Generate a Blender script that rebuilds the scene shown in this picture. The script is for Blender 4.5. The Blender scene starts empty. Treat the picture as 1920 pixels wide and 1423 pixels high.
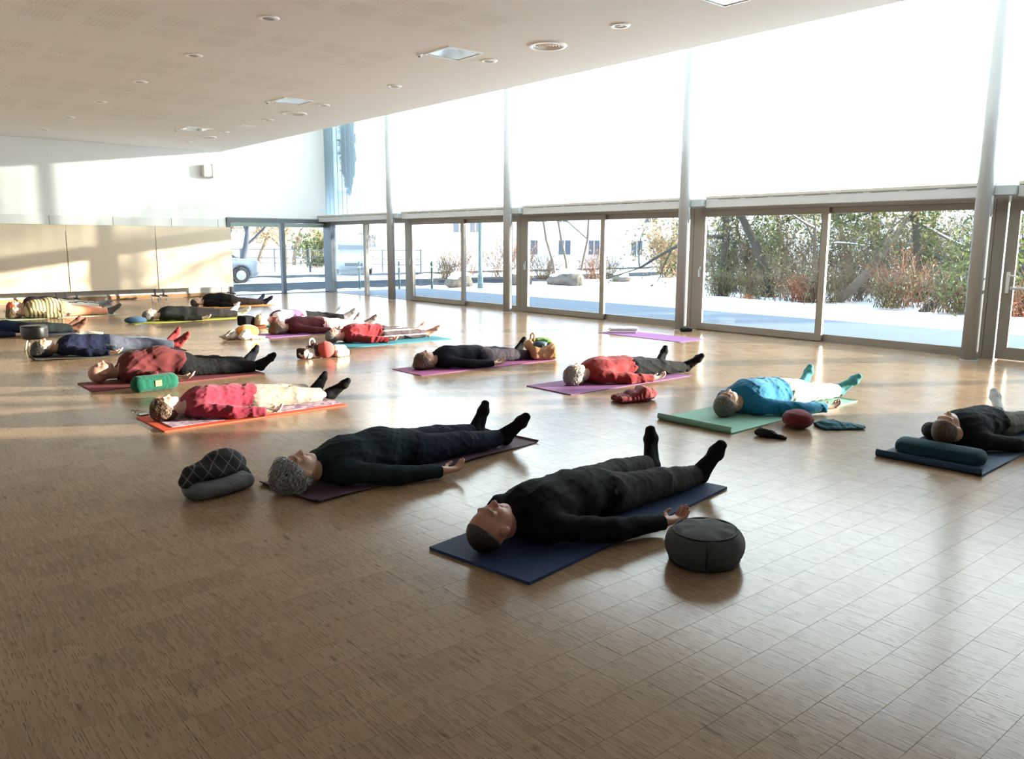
import bpy, math, random
import numpy as np
from mathutils import Matrix, Vector

# ------------------------------------------------------------------ camera, light, exposure
sc = bpy.context.scene
COL = sc.collection
FPX = 1521.065
PITCH, ROLL, YAW = (math.radians(a) for a in (9.530, 0.238, 40.107))
CAM_H = 1.5
cy_, sy_ = math.cos(YAW), math.sin(YAW)
_f = Vector((sy_, cy_, 0)); _r = Vector((cy_, -sy_, 0)); _u = Vector((0, 0, 1))
f2 = _f * math.cos(PITCH) - _u * math.sin(PITCH)
u2 = _u * math.cos(PITCH) + _f * math.sin(PITCH)
r3 = _r * math.cos(ROLL) + u2 * math.sin(ROLL)
u3 = u2 * math.cos(ROLL) - _r * math.sin(ROLL)
cam_d = bpy.data.cameras.new('camera')
cam_d.sensor_width = 36.0
cam_d.sensor_fit = 'HORIZONTAL'
cam_d.lens = FPX / 1920 * 36
cam_d.clip_start = 0.05
cam_d.clip_end = 600
cam = bpy.data.objects.new('camera', cam_d)
cam.matrix_world = Matrix(((r3.x, u3.x, -f2.x, 0), (r3.y, u3.y, -f2.y, 0), (r3.z, u3.z, -f2.z, CAM_H), (0, 0, 0, 1)))
COL.objects.link(cam)
sc.camera = cam

world = bpy.data.worlds.new('winter_sky')
sc.world = world
world.use_nodes = True
bg = world.node_tree.nodes['Background']
bg.inputs['Color'].default_value = (0.68, 0.82, 1.0, 1)
bg.inputs['Strength'].default_value = 2.0

SUN_AZ, SUN_EL = math.radians(31.6), math.radians(6.75)   # azimuth measured behind the window normal (+X towards -Y)
to_sun = Vector((math.cos(SUN_EL) * math.cos(SUN_AZ), -math.cos(SUN_EL) * math.sin(SUN_AZ), math.sin(SUN_EL)))
sun_d = bpy.data.lights.new('low_winter_sun', 'SUN')
sun_d.energy = 15.0
sun_d.angle = math.radians(0.9)
sun_d.color = (1.0, 0.89, 0.73)
sun = bpy.data.objects.new('low_winter_sun', sun_d)
sun.rotation_euler = to_sun.to_track_quat('Z', 'Y').to_euler()
sun.location = (40, -20, 12)
COL.objects.link(sun)

sc.view_settings.view_transform = 'Standard'
sc.view_settings.look = 'None'
sc.view_settings.gamma = 1.0
sc.view_settings.use_curve_mapping = False
sc.view_settings.exposure = 1.38
sc.cycles.max_bounces = 10
sc.cycles.diffuse_bounces = 5
sc.cycles.glossy_bounces = 4
sc.cycles.transmission_bounces = 6
sc.cycles.transparent_max_bounces = 24
sc.cycles.sample_clamp_indirect = 8.0
sc.cycles.use_denoising = True
sc.cycles.caustics_reflective = False
sc.cycles.caustics_refractive = False

rnd = random.Random(7)

# ------------------------------------------------------------------ materials
MATS = {}
def new_mat(name):
    m = bpy.data.materials.new(name); m.use_nodes = True
    nt = m.node_tree
    return m, nt, nt.nodes['Principled BSDF'], nt.nodes['Material Output']

def mat(name, col, rough=0.6, metal=0.0, var=0.0, vscale=8.0, bump=0.0, bscale=200.0, spec=0.5, sheen=0.0, sss=0.0):
    """plain surface with procedural tone variation and fine relief"""
    if name in MATS: return MATS[name]
    m, nt, b, out = new_mat(name)
    b.inputs['Roughness'].default_value = rough
    b.inputs['Metallic'].default_value = metal
    b.inputs['Specular IOR Level'].default_value = spec
    if sheen:
        b.inputs['Sheen Weight'].default_value = sheen
        b.inputs['Sheen Roughness'].default_value = 0.5
    if sss:
        b.inputs['Subsurface Weight'].default_value = sss
        b.inputs['Subsurface Radius'].default_value = (0.02, 0.008, 0.005)
        b.inputs['Subsurface Scale'].default_value = 0.5
    tc = nt.nodes.new('ShaderNodeTexCoord')
    no = nt.nodes.new('ShaderNodeTexNoise')
    no.inputs['Scale'].default_value = vscale
    no.inputs['Detail'].default_value = 4
    nt.links.new(tc.outputs['Object'], no.inputs['Vector'])
    mx = nt.nodes.new('ShaderNodeMix'); mx.data_type = 'RGBA'
    c = tuple(col) + (1,)
    mx.inputs['A'].default_value = tuple(min(1, k * (1 - var)) for k in col) + (1,)
    mx.inputs['B'].default_value = tuple(min(1, k * (1 + var)) for k in col) + (1,)
    nt.links.new(no.outputs['Fac'], mx.inputs['Factor'])
    nt.links.new(mx.outputs['Result'], b.inputs['Base Color'])
    if bump:
        n2 = nt.nodes.new('ShaderNodeTexNoise'); n2.inputs['Scale'].default_value = bscale; n2.inputs['Detail'].default_value = 3
        nt.links.new(tc.outputs['Object'], n2.inputs['Vector'])
        bp = nt.nodes.new('ShaderNodeBump'); bp.inputs['Strength'].default_value = bump; bp.inputs['Distance'].default_value = 0.01
        nt.links.new(n2.outputs['Fac'], bp.inputs['Height'])
        nt.links.new(bp.outputs['Normal'], b.inputs['Normal'])
    MATS[name] = m
    return m

def fabric(name, col, var=0.12, vscale=14, sheen=0.15, bump=0.25, crease=0.4, cscale=11.0):
    m = mat('fabric_' + name, col, 0.9, 0, var, vscale, bump, 420, 0.15 if max(col) < 0.06 else 0.25, 0.0 if max(col) < 0.06 else sheen * 0.4)
    if crease and not m.get('creased'):
        m['creased'] = 1
        nt = m.node_tree; b = nt.nodes['Principled BSDF']
        tc = nt.nodes.new('ShaderNodeTexCoord')
        mp = nt.nodes.new('ShaderNodeMapping'); mp.inputs['Scale'].default_value = (0.8, 1.3, 1.1); mp.inputs['Rotation'].default_value = (0.3, 0.2, 0.6)
        nt.links.new(tc.outputs['Object'], mp.inputs['Vector'])
        no = nt.nodes.new('ShaderNodeTexNoise'); no.inputs['Scale'].default_value = cscale; no.inputs['Detail'].default_value = 2.0; no.inputs['Distortion'].default_value = 1.2
        no.noise_type = 'RIDGED_MULTIFRACTAL'; no.normalize = False
        nt.links.new(mp.outputs[0], no.inputs['Vector'])
        bp = nt.nodes.new('ShaderNodeBump'); bp.inputs['Strength'].default_value = crease; bp.inputs['Distance'].default_value = 0.012
        nt.links.new(no.outputs['Fac'], bp.inputs['Height'])
        old = b.inputs['Normal'].links
        if old: nt.links.new(old[0].from_socket, bp.inputs['Normal'])
        nt.links.new(bp.outputs['Normal'], b.inputs['Normal'])
    return m

def stripes(name, c1, c2, axis, period, duty=0.5, rot=None, wob=0.0, rough=0.9):
    """two-tone woven stripes along an object axis"""
    if name in MATS: return MATS[name]
    m, nt, b, out = new_mat(name)
    b.inputs['Roughness'].default_value = rough
    b.inputs['Specular IOR Level'].default_value = 0.25
    tc = nt.nodes.new('ShaderNodeTexCoord')
    mp = nt.nodes.new('ShaderNodeMapping')
    if rot: mp.inputs['Rotation'].default_value = rot
    nt.links.new(tc.outputs['Object'], mp.inputs['Vector'])
    sp = nt.nodes.new('ShaderNodeSeparateXYZ'); nt.links.new(mp.outputs['Vector'], sp.inputs['Vector'])
    no = nt.nodes.new('ShaderNodeTexNoise'); no.inputs['Scale'].default_value = 9
    nt.links.new(tc.outputs['Object'], no.inputs['Vector'])
    a = nt.nodes.new('ShaderNodeMath'); a.operation = 'MULTIPLY_ADD'
    nt.links.new(no.outputs['Fac'], a.inputs[0]); a.inputs[1].default_value = wob
    nt.links.new(sp.outputs[axis], a.inputs[2])
    d = nt.nodes.new('ShaderNodeMath'); d.operation = 'DIVIDE'; d.inputs[1].default_value = period
    nt.links.new(a.outputs[0], d.inputs[0])
    fr = nt.nodes.new('ShaderNodeMath'); fr.operation = 'FRACT'; nt.links.new(d.outputs[0], fr.inputs[0])
    gt = nt.nodes.new('ShaderNodeMath'); gt.operation = 'GREATER_THAN'; gt.inputs[1].default_value = duty
    nt.links.new(fr.outputs[0], gt.inputs[0])
    mx = nt.nodes.new('ShaderNodeMix'); mx.data_type = 'RGBA'
    mx.inputs['A'].default_value = tuple(c1) + (1,); mx.inputs['B'].default_value = tuple(c2) + (1,)
    nt.links.new(gt.outputs[0], mx.inputs['Factor'])
    nt.links.new(mx.outputs['Result'], b.inputs['Base Color'])
    MATS[name] = m
    return m

def diagonals(name, base, line, period):
    """dark knit crossed by pairs of pale diagonal lines"""
    if name in MATS: return MATS[name]
    m, nt, b, out = new_mat(name)
    b.inputs['Roughness'].default_value = 0.95
    tc = nt.nodes.new('ShaderNodeTexCoord'); prev = None
    for k, an in enumerate(((0.0, 0.75, 0.35), (0.0, -0.75, 0.35))):
        mp = nt.nodes.new('ShaderNodeMapping'); mp.inputs['Rotation'].default_value = an
        nt.links.new(tc.outputs['Object'], mp.inputs['Vector'])
        sp = nt.nodes.new('ShaderNodeSeparateXYZ'); nt.links.new(mp.outputs['Vector'], sp.inputs['Vector'])
        d = nt.nodes.new('ShaderNodeMath'); d.operation = 'DIVIDE'; d.inputs[1].default_value = period * (1.0 + 0.35 * k); nt.links.new(sp.outputs['X'], d.inputs[0])
        fr = nt.nodes.new('ShaderNodeMath'); fr.operation = 'FRACT'; nt.links.new(d.outputs[0], fr.inputs[0])
        g = nt.nodes.new('ShaderNodeMath'); g.operation = 'GREATER_THAN'; g.inputs[1].default_value = 0.90; nt.links.new(fr.outputs[0], g.inputs[0])
        if prev is None: prev = g
        else:
            mxm = nt.nodes.new('ShaderNodeMath'); mxm.operation = 'MAXIMUM'; nt.links.new(prev.outputs[0], mxm.inputs[0]); nt.links.new(g.outputs[0], mxm.inputs[1]); prev = mxm
    mx = nt.nodes.new('ShaderNodeMix'); mx.data_type = 'RGBA'; mx.inputs['A'].default_value = tuple(base) + (1,); mx.inputs['B'].default_value = tuple(line) + (1,)
    nt.links.new(prev.outputs[0], mx.inputs['Factor']); nt.links.new(mx.outputs['Result'], b.inputs['Base Color'])
    MATS[name] = m
    return m

def blotches(name, cols, scale=9.0, rough=0.9):
    """printed cloth: cells of several colours"""
    if name in MATS: return MATS[name]
    m, nt, b, out = new_mat(name)
    b.inputs['Roughness'].default_value = rough
    tc = nt.nodes.new('ShaderNodeTexCoord')
    vo = nt.nodes.new('ShaderNodeTexVoronoi'); vo.inputs['Scale'].default_value = scale
    nt.links.new(tc.outputs['Object'], vo.inputs['Vector'])
    sp = nt.nodes.new('ShaderNodeSeparateColor'); nt.links.new(vo.outputs['Color'], sp.inputs['Color'])
    cr = nt.nodes.new('ShaderNodeValToRGB'); cr.color_ramp.interpolation = 'CONSTANT'
    els = cr.color_ramp.elements
    while len(els) < len(cols): els.new(0.5)
    for i, c in enumerate(cols):
        els[i].position = i / len(cols); els[i].color = tuple(c) + (1,)
    nt.links.new(sp.outputs[0], cr.inputs['Fac'])
    nt.links.new(cr.outputs['Color'], b.inputs['Base Color'])
    MATS[name] = m
    return m

def clear_glass():
    if 'clear_glass' in MATS: return MATS['clear_glass']
    m, nt, b, out = new_mat('clear_glass')
    nt.nodes.remove(b)
    tr = nt.nodes.new('ShaderNodeBsdfTransparent'); tr.inputs['Color'].default_value = (0.84, 0.87, 0.87, 1)
    gl = nt.nodes.new('ShaderNodeBsdfGlossy'); gl.inputs['Roughness'].default_value = 0.02
    lw = nt.nodes.new('ShaderNodeLayerWeight'); lw.inputs['Blend'].default_value = 0.5
    pw = nt.nodes.new('ShaderNodeMath'); pw.operation = 'POWER'; pw.inputs[1].default_value = 4.0
    nt.links.new(lw.outputs['Facing'], pw.inputs[0])
    fr = nt.nodes.new('ShaderNodeMath'); fr.operation = 'MULTIPLY_ADD'; fr.inputs[1].default_value = 0.7; fr.inputs[2].default_value = 0.025
    nt.links.new(pw.outputs[0], fr.inputs[0])
    mx = nt.nodes.new('ShaderNodeMixShader')
    nt.links.new(fr.outputs[0], mx.inputs['Fac']); nt.links.new(tr.outputs[0], mx.inputs[1]); nt.links.new(gl.outputs[0], mx.inputs[2])
    nt.links.new(mx.outputs[0], out.inputs['Surface'])
    MATS['clear_glass'] = m
    return m

def channel_glass():
    if 'channel_glass' in MATS: return MATS['channel_glass']
    m, nt, b, out = new_mat('channel_glass')
    nt.nodes.remove(b)
    tl = nt.nodes.new('ShaderNodeBsdfTranslucent'); tl.inputs['Color'].default_value = (0.86, 0.94, 1.0, 1)
    df = nt.nodes.new('ShaderNodeBsdfDiffuse'); df.inputs['Color'].default_value = (0.55, 0.70, 0.74, 1)
    gl = nt.nodes.new('ShaderNodeBsdfGlossy'); gl.inputs['Roughness'].default_value = 0.25
    m1 = nt.nodes.new('ShaderNodeMixShader'); m1.inputs['Fac'].default_value = 0.10
    m2 = nt.nodes.new('ShaderNodeMixShader'); m2.inputs['Fac'].default_value = 0.06
    nt.links.new(tl.outputs[0], m1.inputs[1]); nt.links.new(df.outputs[0], m1.inputs[2])
    nt.links.new(m1.outputs[0], m2.inputs[1]); nt.links.new(gl.outputs[0], m2.inputs[2])
    tr = nt.nodes.new('ShaderNodeBsdfTransparent'); tr.inputs['Color'].default_value = (0.88, 0.96, 0.97, 1)
    m3 = nt.nodes.new('ShaderNodeMixShader'); m3.inputs['Fac'].default_value = 0.40
    nt.links.new(m2.outputs[0], m3.inputs[1]); nt.links.new(tr.outputs[0], m3.inputs[2])
    nt.links.new(m3.outputs[0], out.inputs['Surface'])
    MATS['channel_glass'] = m
    return m

def parquet():
    """narrow upright oak lamellas, world-space so every panel continues the pattern"""
    if 'parquet' in MATS: return MATS['parquet']
    m, nt, b, out = new_mat('oak_lamella_parquet')
    N = nt.nodes.new; L = nt.links.new
    geo = N('ShaderNodeNewGeometry')
    sp = N('ShaderNodeSeparateXYZ'); L(geo.outputs['Position'], sp.inputs['Vector'])
    def math_(op, a, bv):
        n = N('ShaderNodeMath'); n.operation = op
        for i, v in enumerate((a, bv)):
            if v is None: continue
            if hasattr(v, 'links'): L(v, n.inputs[i])
            else: n.inputs[i].default_value = v
        return n.outputs[0]
    row = math_('FLOOR', math_('DIVIDE', sp.outputs['Y'], ROW), None)
    slat = math_('FLOOR', math_('DIVIDE', sp.outputs['X'], 0.0095), None)
    cmb = N('ShaderNodeCombineXYZ'); L(slat, cmb.inputs[0]); L(row, cmb.inputs[1])
    wn = N('ShaderNodeTexWhiteNoise'); wn.noise_dimensions = '2D'; L(cmb.outputs[0], wn.inputs['Vector'])
    pan = math_('FLOOR', math_('DIVIDE', sp.outputs['X'], 0.19), None)
    cmb2 = N('ShaderNodeCombineXYZ'); L(pan, cmb2.inputs[0]); L(row, cmb2.inputs[1])
    wn2 = N('ShaderNodeTexWhiteNoise'); wn2.noise_dimensions = '2D'; L(cmb2.outputs[0], wn2.inputs['Vector'])
    mp = N('ShaderNodeMapping'); mp.inputs['Scale'].default_value = (120, 9, 1); L(geo.outputs['Position'], mp.inputs['Vector'])
    gr = N('ShaderNodeTexNoise'); gr.inputs['Scale'].default_value = 1.0; gr.inputs['Detail'].default_value = 5; L(mp.outputs[0], gr.inputs['Vector'])
    big = N('ShaderNodeTexNoise'); big.inputs['Scale'].default_value = 0.9; big.inputs['Detail'].default_value = 3; L(geo.outputs['Position'], big.inputs['Vector'])
    v = math_('ADD', math_('ADD', math_('MULTIPLY', wn.outputs['Value'], 0.15), 0.07), math_('MULTIPLY', wn2.outputs['Value'], 0.12))
    v = math_('ADD', v, math_('MULTIPLY', gr.outputs['Fac'], 0.35))
    v = math_('ADD', v, math_('MULTIPLY', big.outputs['Fac'], 0.22))
    cr = N('ShaderNodeValToRGB')
    e = cr.color_ramp.elements
    e[0].position = 0.12; e[0].color = (0.14, 0.083, 0.047, 1)
    e[1].position = 0.95; e[1].color = (0.43, 0.305, 0.195, 1)
    k = e.new(0.5); k.color = (0.305, 0.200, 0.122, 1)
    L(v, cr.inputs['Fac'])
    # dark scuffs and a few pale filler marks
    mp2 = N('ShaderNodeMapping'); mp2.inputs['Scale'].default_value = (30, 7, 1); L(geo.outputs['Position'], mp2.inputs['Vector'])
    sc1 = N('ShaderNodeTexNoise'); sc1.inputs['Scale'].default_value = 1.0; sc1.inputs['Detail'].default_value = 6; L(mp2.outputs[0], sc1.inputs['Vector'])
    ra = N('ShaderNodeMapRange'); ra.inputs['From Min'].default_value = 0.63; ra.inputs['From Max'].default_value = 0.74; L(sc1.outputs['Fac'], ra.inputs['Value'])
    mx = N('ShaderNodeMix'); mx.data_type = 'RGBA'; L(math_('MULTIPLY', ra.outputs[0], 0.6), mx.inputs['Factor']); L(cr.outputs['Color'], mx.inputs['A'])
    mx.inputs['B'].default_value = (0.07, 0.05, 0.035, 1)
    b.inputs['IOR'].default_value = 1.38
    # open gaps between some lamellas: short dark grooves
    fx = math_('FRACT', math_('DIVIDE', sp.outputs['X'], 0.0095), None)
    edge = math_('LESS_THAN', fx, 0.30)
    mp3 = N('ShaderNodeMapping'); mp3.inputs['Scale'].default_value = (105.2632, 16, 1); L(geo.outputs['Position'], mp3.inputs['Vector'])
    gn = N('ShaderNodeTexNoise'); gn.inputs['Scale'].default_value = 1.0; gn.inputs['Detail'].default_value = 1; L(mp3.outputs[0], gn.inputs['Vector'])
    seg = math_('GREATER_THAN', math_('ADD', gn.outputs['Fac'], math_('MULTIPLY', wn.outputs['Value'], 0.30)), 0.765)
    groove = math_('MULTIPLY', edge, seg)
    mg = N('ShaderNodeMix'); mg.data_type = 'RGBA'; L(math_('MULTIPLY', groove, 0.55), mg.inputs['Factor']); L(mx.outputs['Result'], mg.inputs['A']); mg.inputs['B'].default_value = (0.035, 0.024, 0.016, 1)
    L(mg.outputs['Result'], b.inputs['Base Color'])
    sg = N('ShaderNodeMapRange'); sg.inputs['To Min'].default_value = 0.30; sg.inputs['To Max'].default_value = 0.06; L(groove, sg.inputs['Value']); L(sg.outputs[0], b.inputs['Specular IOR Level'])
    rr = N('ShaderNodeMapRange'); rr.inputs['To Min'].default_value = 0.10; rr.inputs['To Max'].default_value = 0.28; L(gr.outputs['Fac'], rr.inputs['Value'])
    L(rr.outputs[0], b.inputs['Roughness'])
    hgt = math_('ADD', math_('MULTIPLY', wn.outputs['Value'], 0.9), math_('MULTIPLY', gr.outputs['Fac'], 0.8))
    bp = N('ShaderNodeBump'); bp.inputs['Strength'].default_value = 0.20; bp.inputs['Distance'].default_value = 0.0022
    L(hgt, bp.inputs['Height']); L(bp.outputs['Normal'], b.inputs['Normal'])
    MATS['parquet'] = m
    return m

# ------------------------------------------------------------------ object helpers
def tag(o, label=None, cat=None, group=None, kind=None):
    if label: o['label'] = label
    if cat: o['category'] = cat
    if group: o['group'] = group
    if kind: o['kind'] = kind
    return o

def link(name, me, parent=None, loc=None, rot=None):
    o = bpy.data.objects.new(name, me)
    COL.objects.link(o)
    if parent is not None: o.parent = parent
    if loc is not None: o.location = loc
    if rot is not None: o.rotation_euler = rot
    return o

def empty(name, loc=(0, 0, 0), rz=0.0):
    o = bpy.data.objects.new(name, None)
    o.empty_display_size = 0.1
    COL.objects.link(o)
    o.location = loc; o.rotation_euler = (0, 0, rz)
    return o

class MB:
    """collects shapes for one mesh"""
    def __init__(s): s.v = []; s.f = []
    def add(s, verts, faces):
        n = len(s.v); s.v += [tuple(p) for p in verts]; s.f += [tuple(i + n for i in f) for f in faces]; return s
    def box(s, x0, x1, y0, y1, z0, z1, bev=0.0):
        if bev <= 0:
            vs = [(x, y, z) for x in (x0, x1) for y in (y0, y1) for z in (z0, z1)]
            return s.add(vs, [(0, 1, 3, 2), (4, 6, 7, 5), (0, 4, 5, 1), (2, 3, 7, 6), (0, 2, 6, 4), (1, 5, 7, 3)])
        b = min(bev, (x1 - x0) / 2.01, (y1 - y0) / 2.01, (z1 - z0) / 2.01)
        def ring(z, i): return [(x0 + i, y0 + i, z), (x1 - i, y0 + i, z), (x1 - i, y1 - i, z), (x0 + i, y1 - i, z)]
        vs = ring(z0, b) + ring(z0 + b, 0) + ring(z1 - b, 0) + ring(z1, b)
        fs = [(3, 2, 1, 0), (12, 13, 14, 15)]
        for k in range(3):
            for i in range(4):
                j = (i + 1) % 4; fs.append((k * 4 + i, k * 4 + j, k * 4 + 4 + j, k * 4 + 4 + i))
        return s.add(vs, fs)
    def tube(s, pts, radii, n=8, cap=True):
        pts = [Vector(p) for p in pts]
        if not isinstance(radii, (list, tuple)): radii = [radii] * len(pts)
        vs = []; prev = None
        for i, p in enumerate(pts):
            t = (pts[min(i + 1, len(pts) - 1)] - pts[max(i - 1, 0)])
            t = t.normalized() if t.length > 1e-9 else Vector((0, 0, 1))
            if prev is None:
                a = Vector((0, 0, 1)) if abs(t.z) < 0.9 else Vector((1, 0, 0))
                u = t.cross(a).normalized()
            else:
                u = prev - t * prev.dot(t); u = u.normalized() if u.length > 1e-6 else t.orthogonal().normalized()
            prev = u; w = t.cross(u)
            for k in range(n):
                a = 2 * math.pi * k / n
                vs.append(p + (u * math.cos(a) + w * math.sin(a)) * radii[i])
        fs = []
        for i in range(len(pts) - 1):
            for k in range(n):
                j = (k + 1) % n; fs.append((i * n + k, i * n + j, (i + 1) * n + j, (i + 1) * n + k))
        if cap:
            fs.append(tuple(range(n - 1, -1, -1))); fs.append(tuple((len(pts) - 1) * n + k for k in range(n)))
        return s.add(vs, fs)
    def lathe(s, prof, n=32, c=(0, 0, 0)):
        vs = []
        for r, z in prof:
            for k in range(n):
                a = 2 * math.pi * k / n; vs.append((c[0] + r * math.cos(a), c[1] + r * math.sin(a), c[2] + z))
        fs = []
        for i in range(len(prof) - 1):
            for k in range(n):
                j = (k + 1) % n; fs.append((i * n + k, i * n + j, (i + 1) * n + j, (i + 1) * n + k))
        if prof[0][0] > 1e-6: fs.append(tuple(range(n - 1, -1, -1)))
        if prof[-1][0] > 1e-6: fs.append(tuple((len(prof) - 1) * n + k for k in range(n)))
        return s.add(vs, fs)
    def mesh(s, name, m=None, smooth=False):
        me = bpy.data.meshes.new(name); me.from_pydata(s.v, [], s.f)
        if m: me.materials.append(m)
        if smooth: me.polygons.foreach_set('use_smooth', [True] * len(me.polygons))
        me.update(); return me
    def build(s, name, m=None, parent=None, loc=None, rot=None, smooth=False):
        return link(name, s.mesh(name, m, smooth), parent, loc, rot)

def struct(name, mb, m, parent=None, smooth=False, label=None):
    o = mb.build(name, m, parent, smooth=smooth)
    if parent is None: o['kind'] = 'structure'
    if label: o['label'] = label
    return o

# ------------------------------------------------------------------ signed-distance shapes -> one continuous skin
def _n3(a): return np.asarray(a, float)
class Field:
    def __init__(s, lo, hi, h):
        s.h = h
        s.ax = [np.arange(lo[i] - 2 * h, hi[i] + 3 * h, h) for i in range(3)]
        s.D = np.full([len(a) for a in s.ax], 0.5, np.float32)
    def sub(s, lo, hi):
        sl = []
        for i in range(3):
            a = s.ax[i]; i0 = int(np.searchsorted(a, lo[i])); i1 = int(np.searchsorted(a, hi[i]))
            if i1 - i0 < 1: return None
            sl.append(slice(i0, i1))
        P = (s.ax[0][sl[0]][:, None, None], s.ax[1][sl[1]][None, :, None], s.ax[2][sl[2]][None, None, :])
        return tuple(sl), P
    def put(s, lo, hi, fn, k=0.0, op='u'):
        q = s.sub(_n3(lo), _n3(hi))
        if q is None: return
        sl, P = q
        d = fn(*P).astype(np.float32); D = s.D[sl]
        if op == 'u':
            if k <= 0: r = np.minimum(D, d)
            else:
                t = np.clip(0.5 + 0.5 * (D - d) / k, 0, 1); r = D * (1 - t) + d * t - k * t * (1 - t)
        elif op == 's':
            d = -d
            t = np.clip(0.5 - 0.5 * (D - d) / max(k, 1e-6), 0, 1); r = D * (1 - t) + d * t + k * t * (1 - t)
        s.D[sl] = r
    def cap(s, a, b, ra, rb=None, k=0.02, op='u', flat=None):
        """tapered capsule; flat = (axis index, factor) squashes it"""
        a = _n3(a); b = _n3(b); rb = ra if rb is None else rb
        m = max(ra, rb) + k + 0.03
        ab = b - a; L2 = float(ab @ ab) + 1e-12
        def fn(X, Y, Z):
            px, py, pz = X - a[0], Y - a[1], Z - a[2]
            t = np.clip((px * ab[0] + py * ab[1] + pz * ab[2]) / L2, 0, 1)
            dx, dy, dz = px - t * ab[0], py - t * ab[1], pz - t * ab[2]
            if flat:
                q = [dx, dy, dz]; q[flat[0]] = q[flat[0]] / flat[1]; dx, dy, dz = q
            return np.sqrt(dx * dx + dy * dy + dz * dz) - (ra + (rb - ra) * t)
        s.put(np.minimum(a, b) - m, np.maximum(a, b) + m, fn, k, op)
    def ell(s, c, r, k=0.02, op='u', R=None):
        c = _n3(c); r = _n3(r); m = r.max() + k + 0.03
        R = np.eye(3) if R is None else _n3(R)
        def fn(X, Y, Z):
            p = (X - c[0], Y - c[1], Z - c[2])
            q = [R[0, i] * p[0] + R[1, i] * p[1] + R[2, i] * p[2] for i in range(3)]
            k0 = np.sqrt((q[0] / r[0]) ** 2 + (q[1] / r[1]) ** 2 + (q[2] / r[2]) ** 2)
            k1 = np.sqrt((q[0] / r[0] ** 2) ** 2 + (q[1] / r[1] ** 2) ** 2 + (q[2] / r[2] ** 2) ** 2)
            return k0 * (k0 - 1) / np.maximum(k1, 1e-6)
        s.put(c - m, c + m, fn, k, op)
    def rbox(s, c, half, rad, k=0.0, op='u', R=None):
        c = _n3(c); half = _n3(half); m = float(np.linalg.norm(half)) + rad + k + 0.03
        R = np.eye(3) if R is None else _n3(R)
        def fn(X, Y, Z):
            p = (X - c[0], Y - c[1], Z - c[2])
            q = [np.abs(R[0, i] * p[0] + R[1, i] * p[1] + R[2, i] * p[2]) - (half[i] - rad) for i in range(3)]
            o = np.sqrt(sum(np.maximum(v, 0) ** 2 for v in q))
            return o + np.minimum(np.maximum(q[0], np.maximum(q[1], q[2])), 0) - rad
        s.put(c - m, c + m, fn, k, op)
    def cut(s, fn):
        """keep only where fn(X,Y,Z) < 0"""
        P = (s.ax[0][:, None, None], s.ax[1][None, :, None], s.ax[2][None, None, :])
        s.D = np.maximum(s.D, fn(*P).astype(np.float32))
    def folds(s, amp, freq, seed, fine=0.0, aniso=(1, 1, 1)):
        """cloth folds: ridged waves added close to the surface"""
        ix = np.argwhere(np.abs(s.D) < 0.03)
        if not len(ix): return
        P = np.stack([s.ax[i][ix[:, i]] for i in range(3)], 1)
        rg = np.random.default_rng(seed); acc = np.zeros(len(P))
        for j in range(4):
            kd = rg.normal(size=3) * _n3(aniso); kd /= np.linalg.norm(kd); kw = rg.normal(size=3) * freq * 0.35
            f = freq * (0.7 + 0.5 * j)
            ph = P @ kd * f + 1.6 * np.sin(P @ kw + rg.uniform(0, 6)) + rg.uniform(0, 6)
            acc += ((1 - np.abs(np.sin(ph))) ** 2 - 0.33) / (1 + 0.5 * j)
        if fine:
            for j in range(3):
                kd = rg.normal(size=3); kd /= np.linalg.norm(kd)
                acc += fine * np.sin(P @ kd * freq * 4.5 + 2 * np.sin(P @ rg.normal(size=3) * freq))
        s.D[ix[:, 0], ix[:, 1], ix[:, 2]] -= (amp * acc).astype(np.float32)
    def mesh(s, name, m=None):
        D = s.D; I = D < 0
        n = np.zeros([d - 1 for d in D.shape], np.uint8)
        for a in (0, 1):
            for b in (0, 1):
                for c in (0, 1):
                    n += I[a:D.shape[0] - 1 + a, b:D.shape[1] - 1 + b, c:D.shape[2] - 1 + c]
        act = (n > 0) & (n < 8)
        ix = np.argwhere(act)
        idm = np.full(n.shape, -1, np.int32); idm[ix[:, 0], ix[:, 1], ix[:, 2]] = np.arange(len(ix))
        cor = [(a, b, c) for a in (0, 1) for b in (0, 1) for c in (0, 1)]
        V = {q: D[ix[:, 0] + q[0], ix[:, 1] + q[1], ix[:, 2] + q[2]] for q in cor}
        acc = np.zeros((len(ix), 3)); cnt = np.zeros(len(ix))
        for q in cor:
            for d in range(3):
                if q[d]: continue
                q2 = list(q); q2[d] = 1; q2 = tuple(q2)
                va, vb = V[q], V[q2]; mk = (va < 0) != (vb < 0)
                t = np.where(mk, va / np.where(mk, va - vb, 1), 0)
                p = np.tile(np.array(q, float), (len(ix), 1)); p[:, d] = t
                acc[mk] += p[mk]; cnt[mk] += 1
        pos = acc / cnt[:, None]
        W = np.stack([s.ax[i][0] + (ix[:, i] + pos[:, i]) * s.h for i in range(3)], 1)
        quads = []
        for d in range(3):
            e = [(d + 1) % 3, (d + 2) % 3]
            lo = [slice(1, -1)] * 3; hi = [slice(1, -1)] * 3
            lo[d] = slice(0, -1); hi[d] = slice(1, None)
            A = I[tuple(lo)]; B = I[tuple(hi)]
            w = np.argwhere(A != B)
            if not len(w): continue
            inside = A[w[:, 0], w[:, 1], w[:, 2]]
            g = w.copy()
            for j in e: g[:, j] += 1
            def cell(o1, o2):
                c = g.copy(); c[:, e[0]] += o1; c[:, e[1]] += o2
                return idm[c[:, 0], c[:, 1], c[:, 2]]
            q = np.stack([cell(-1, -1), cell(0, -1), cell(0, 0), cell(-1, 0)], 1)
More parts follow.
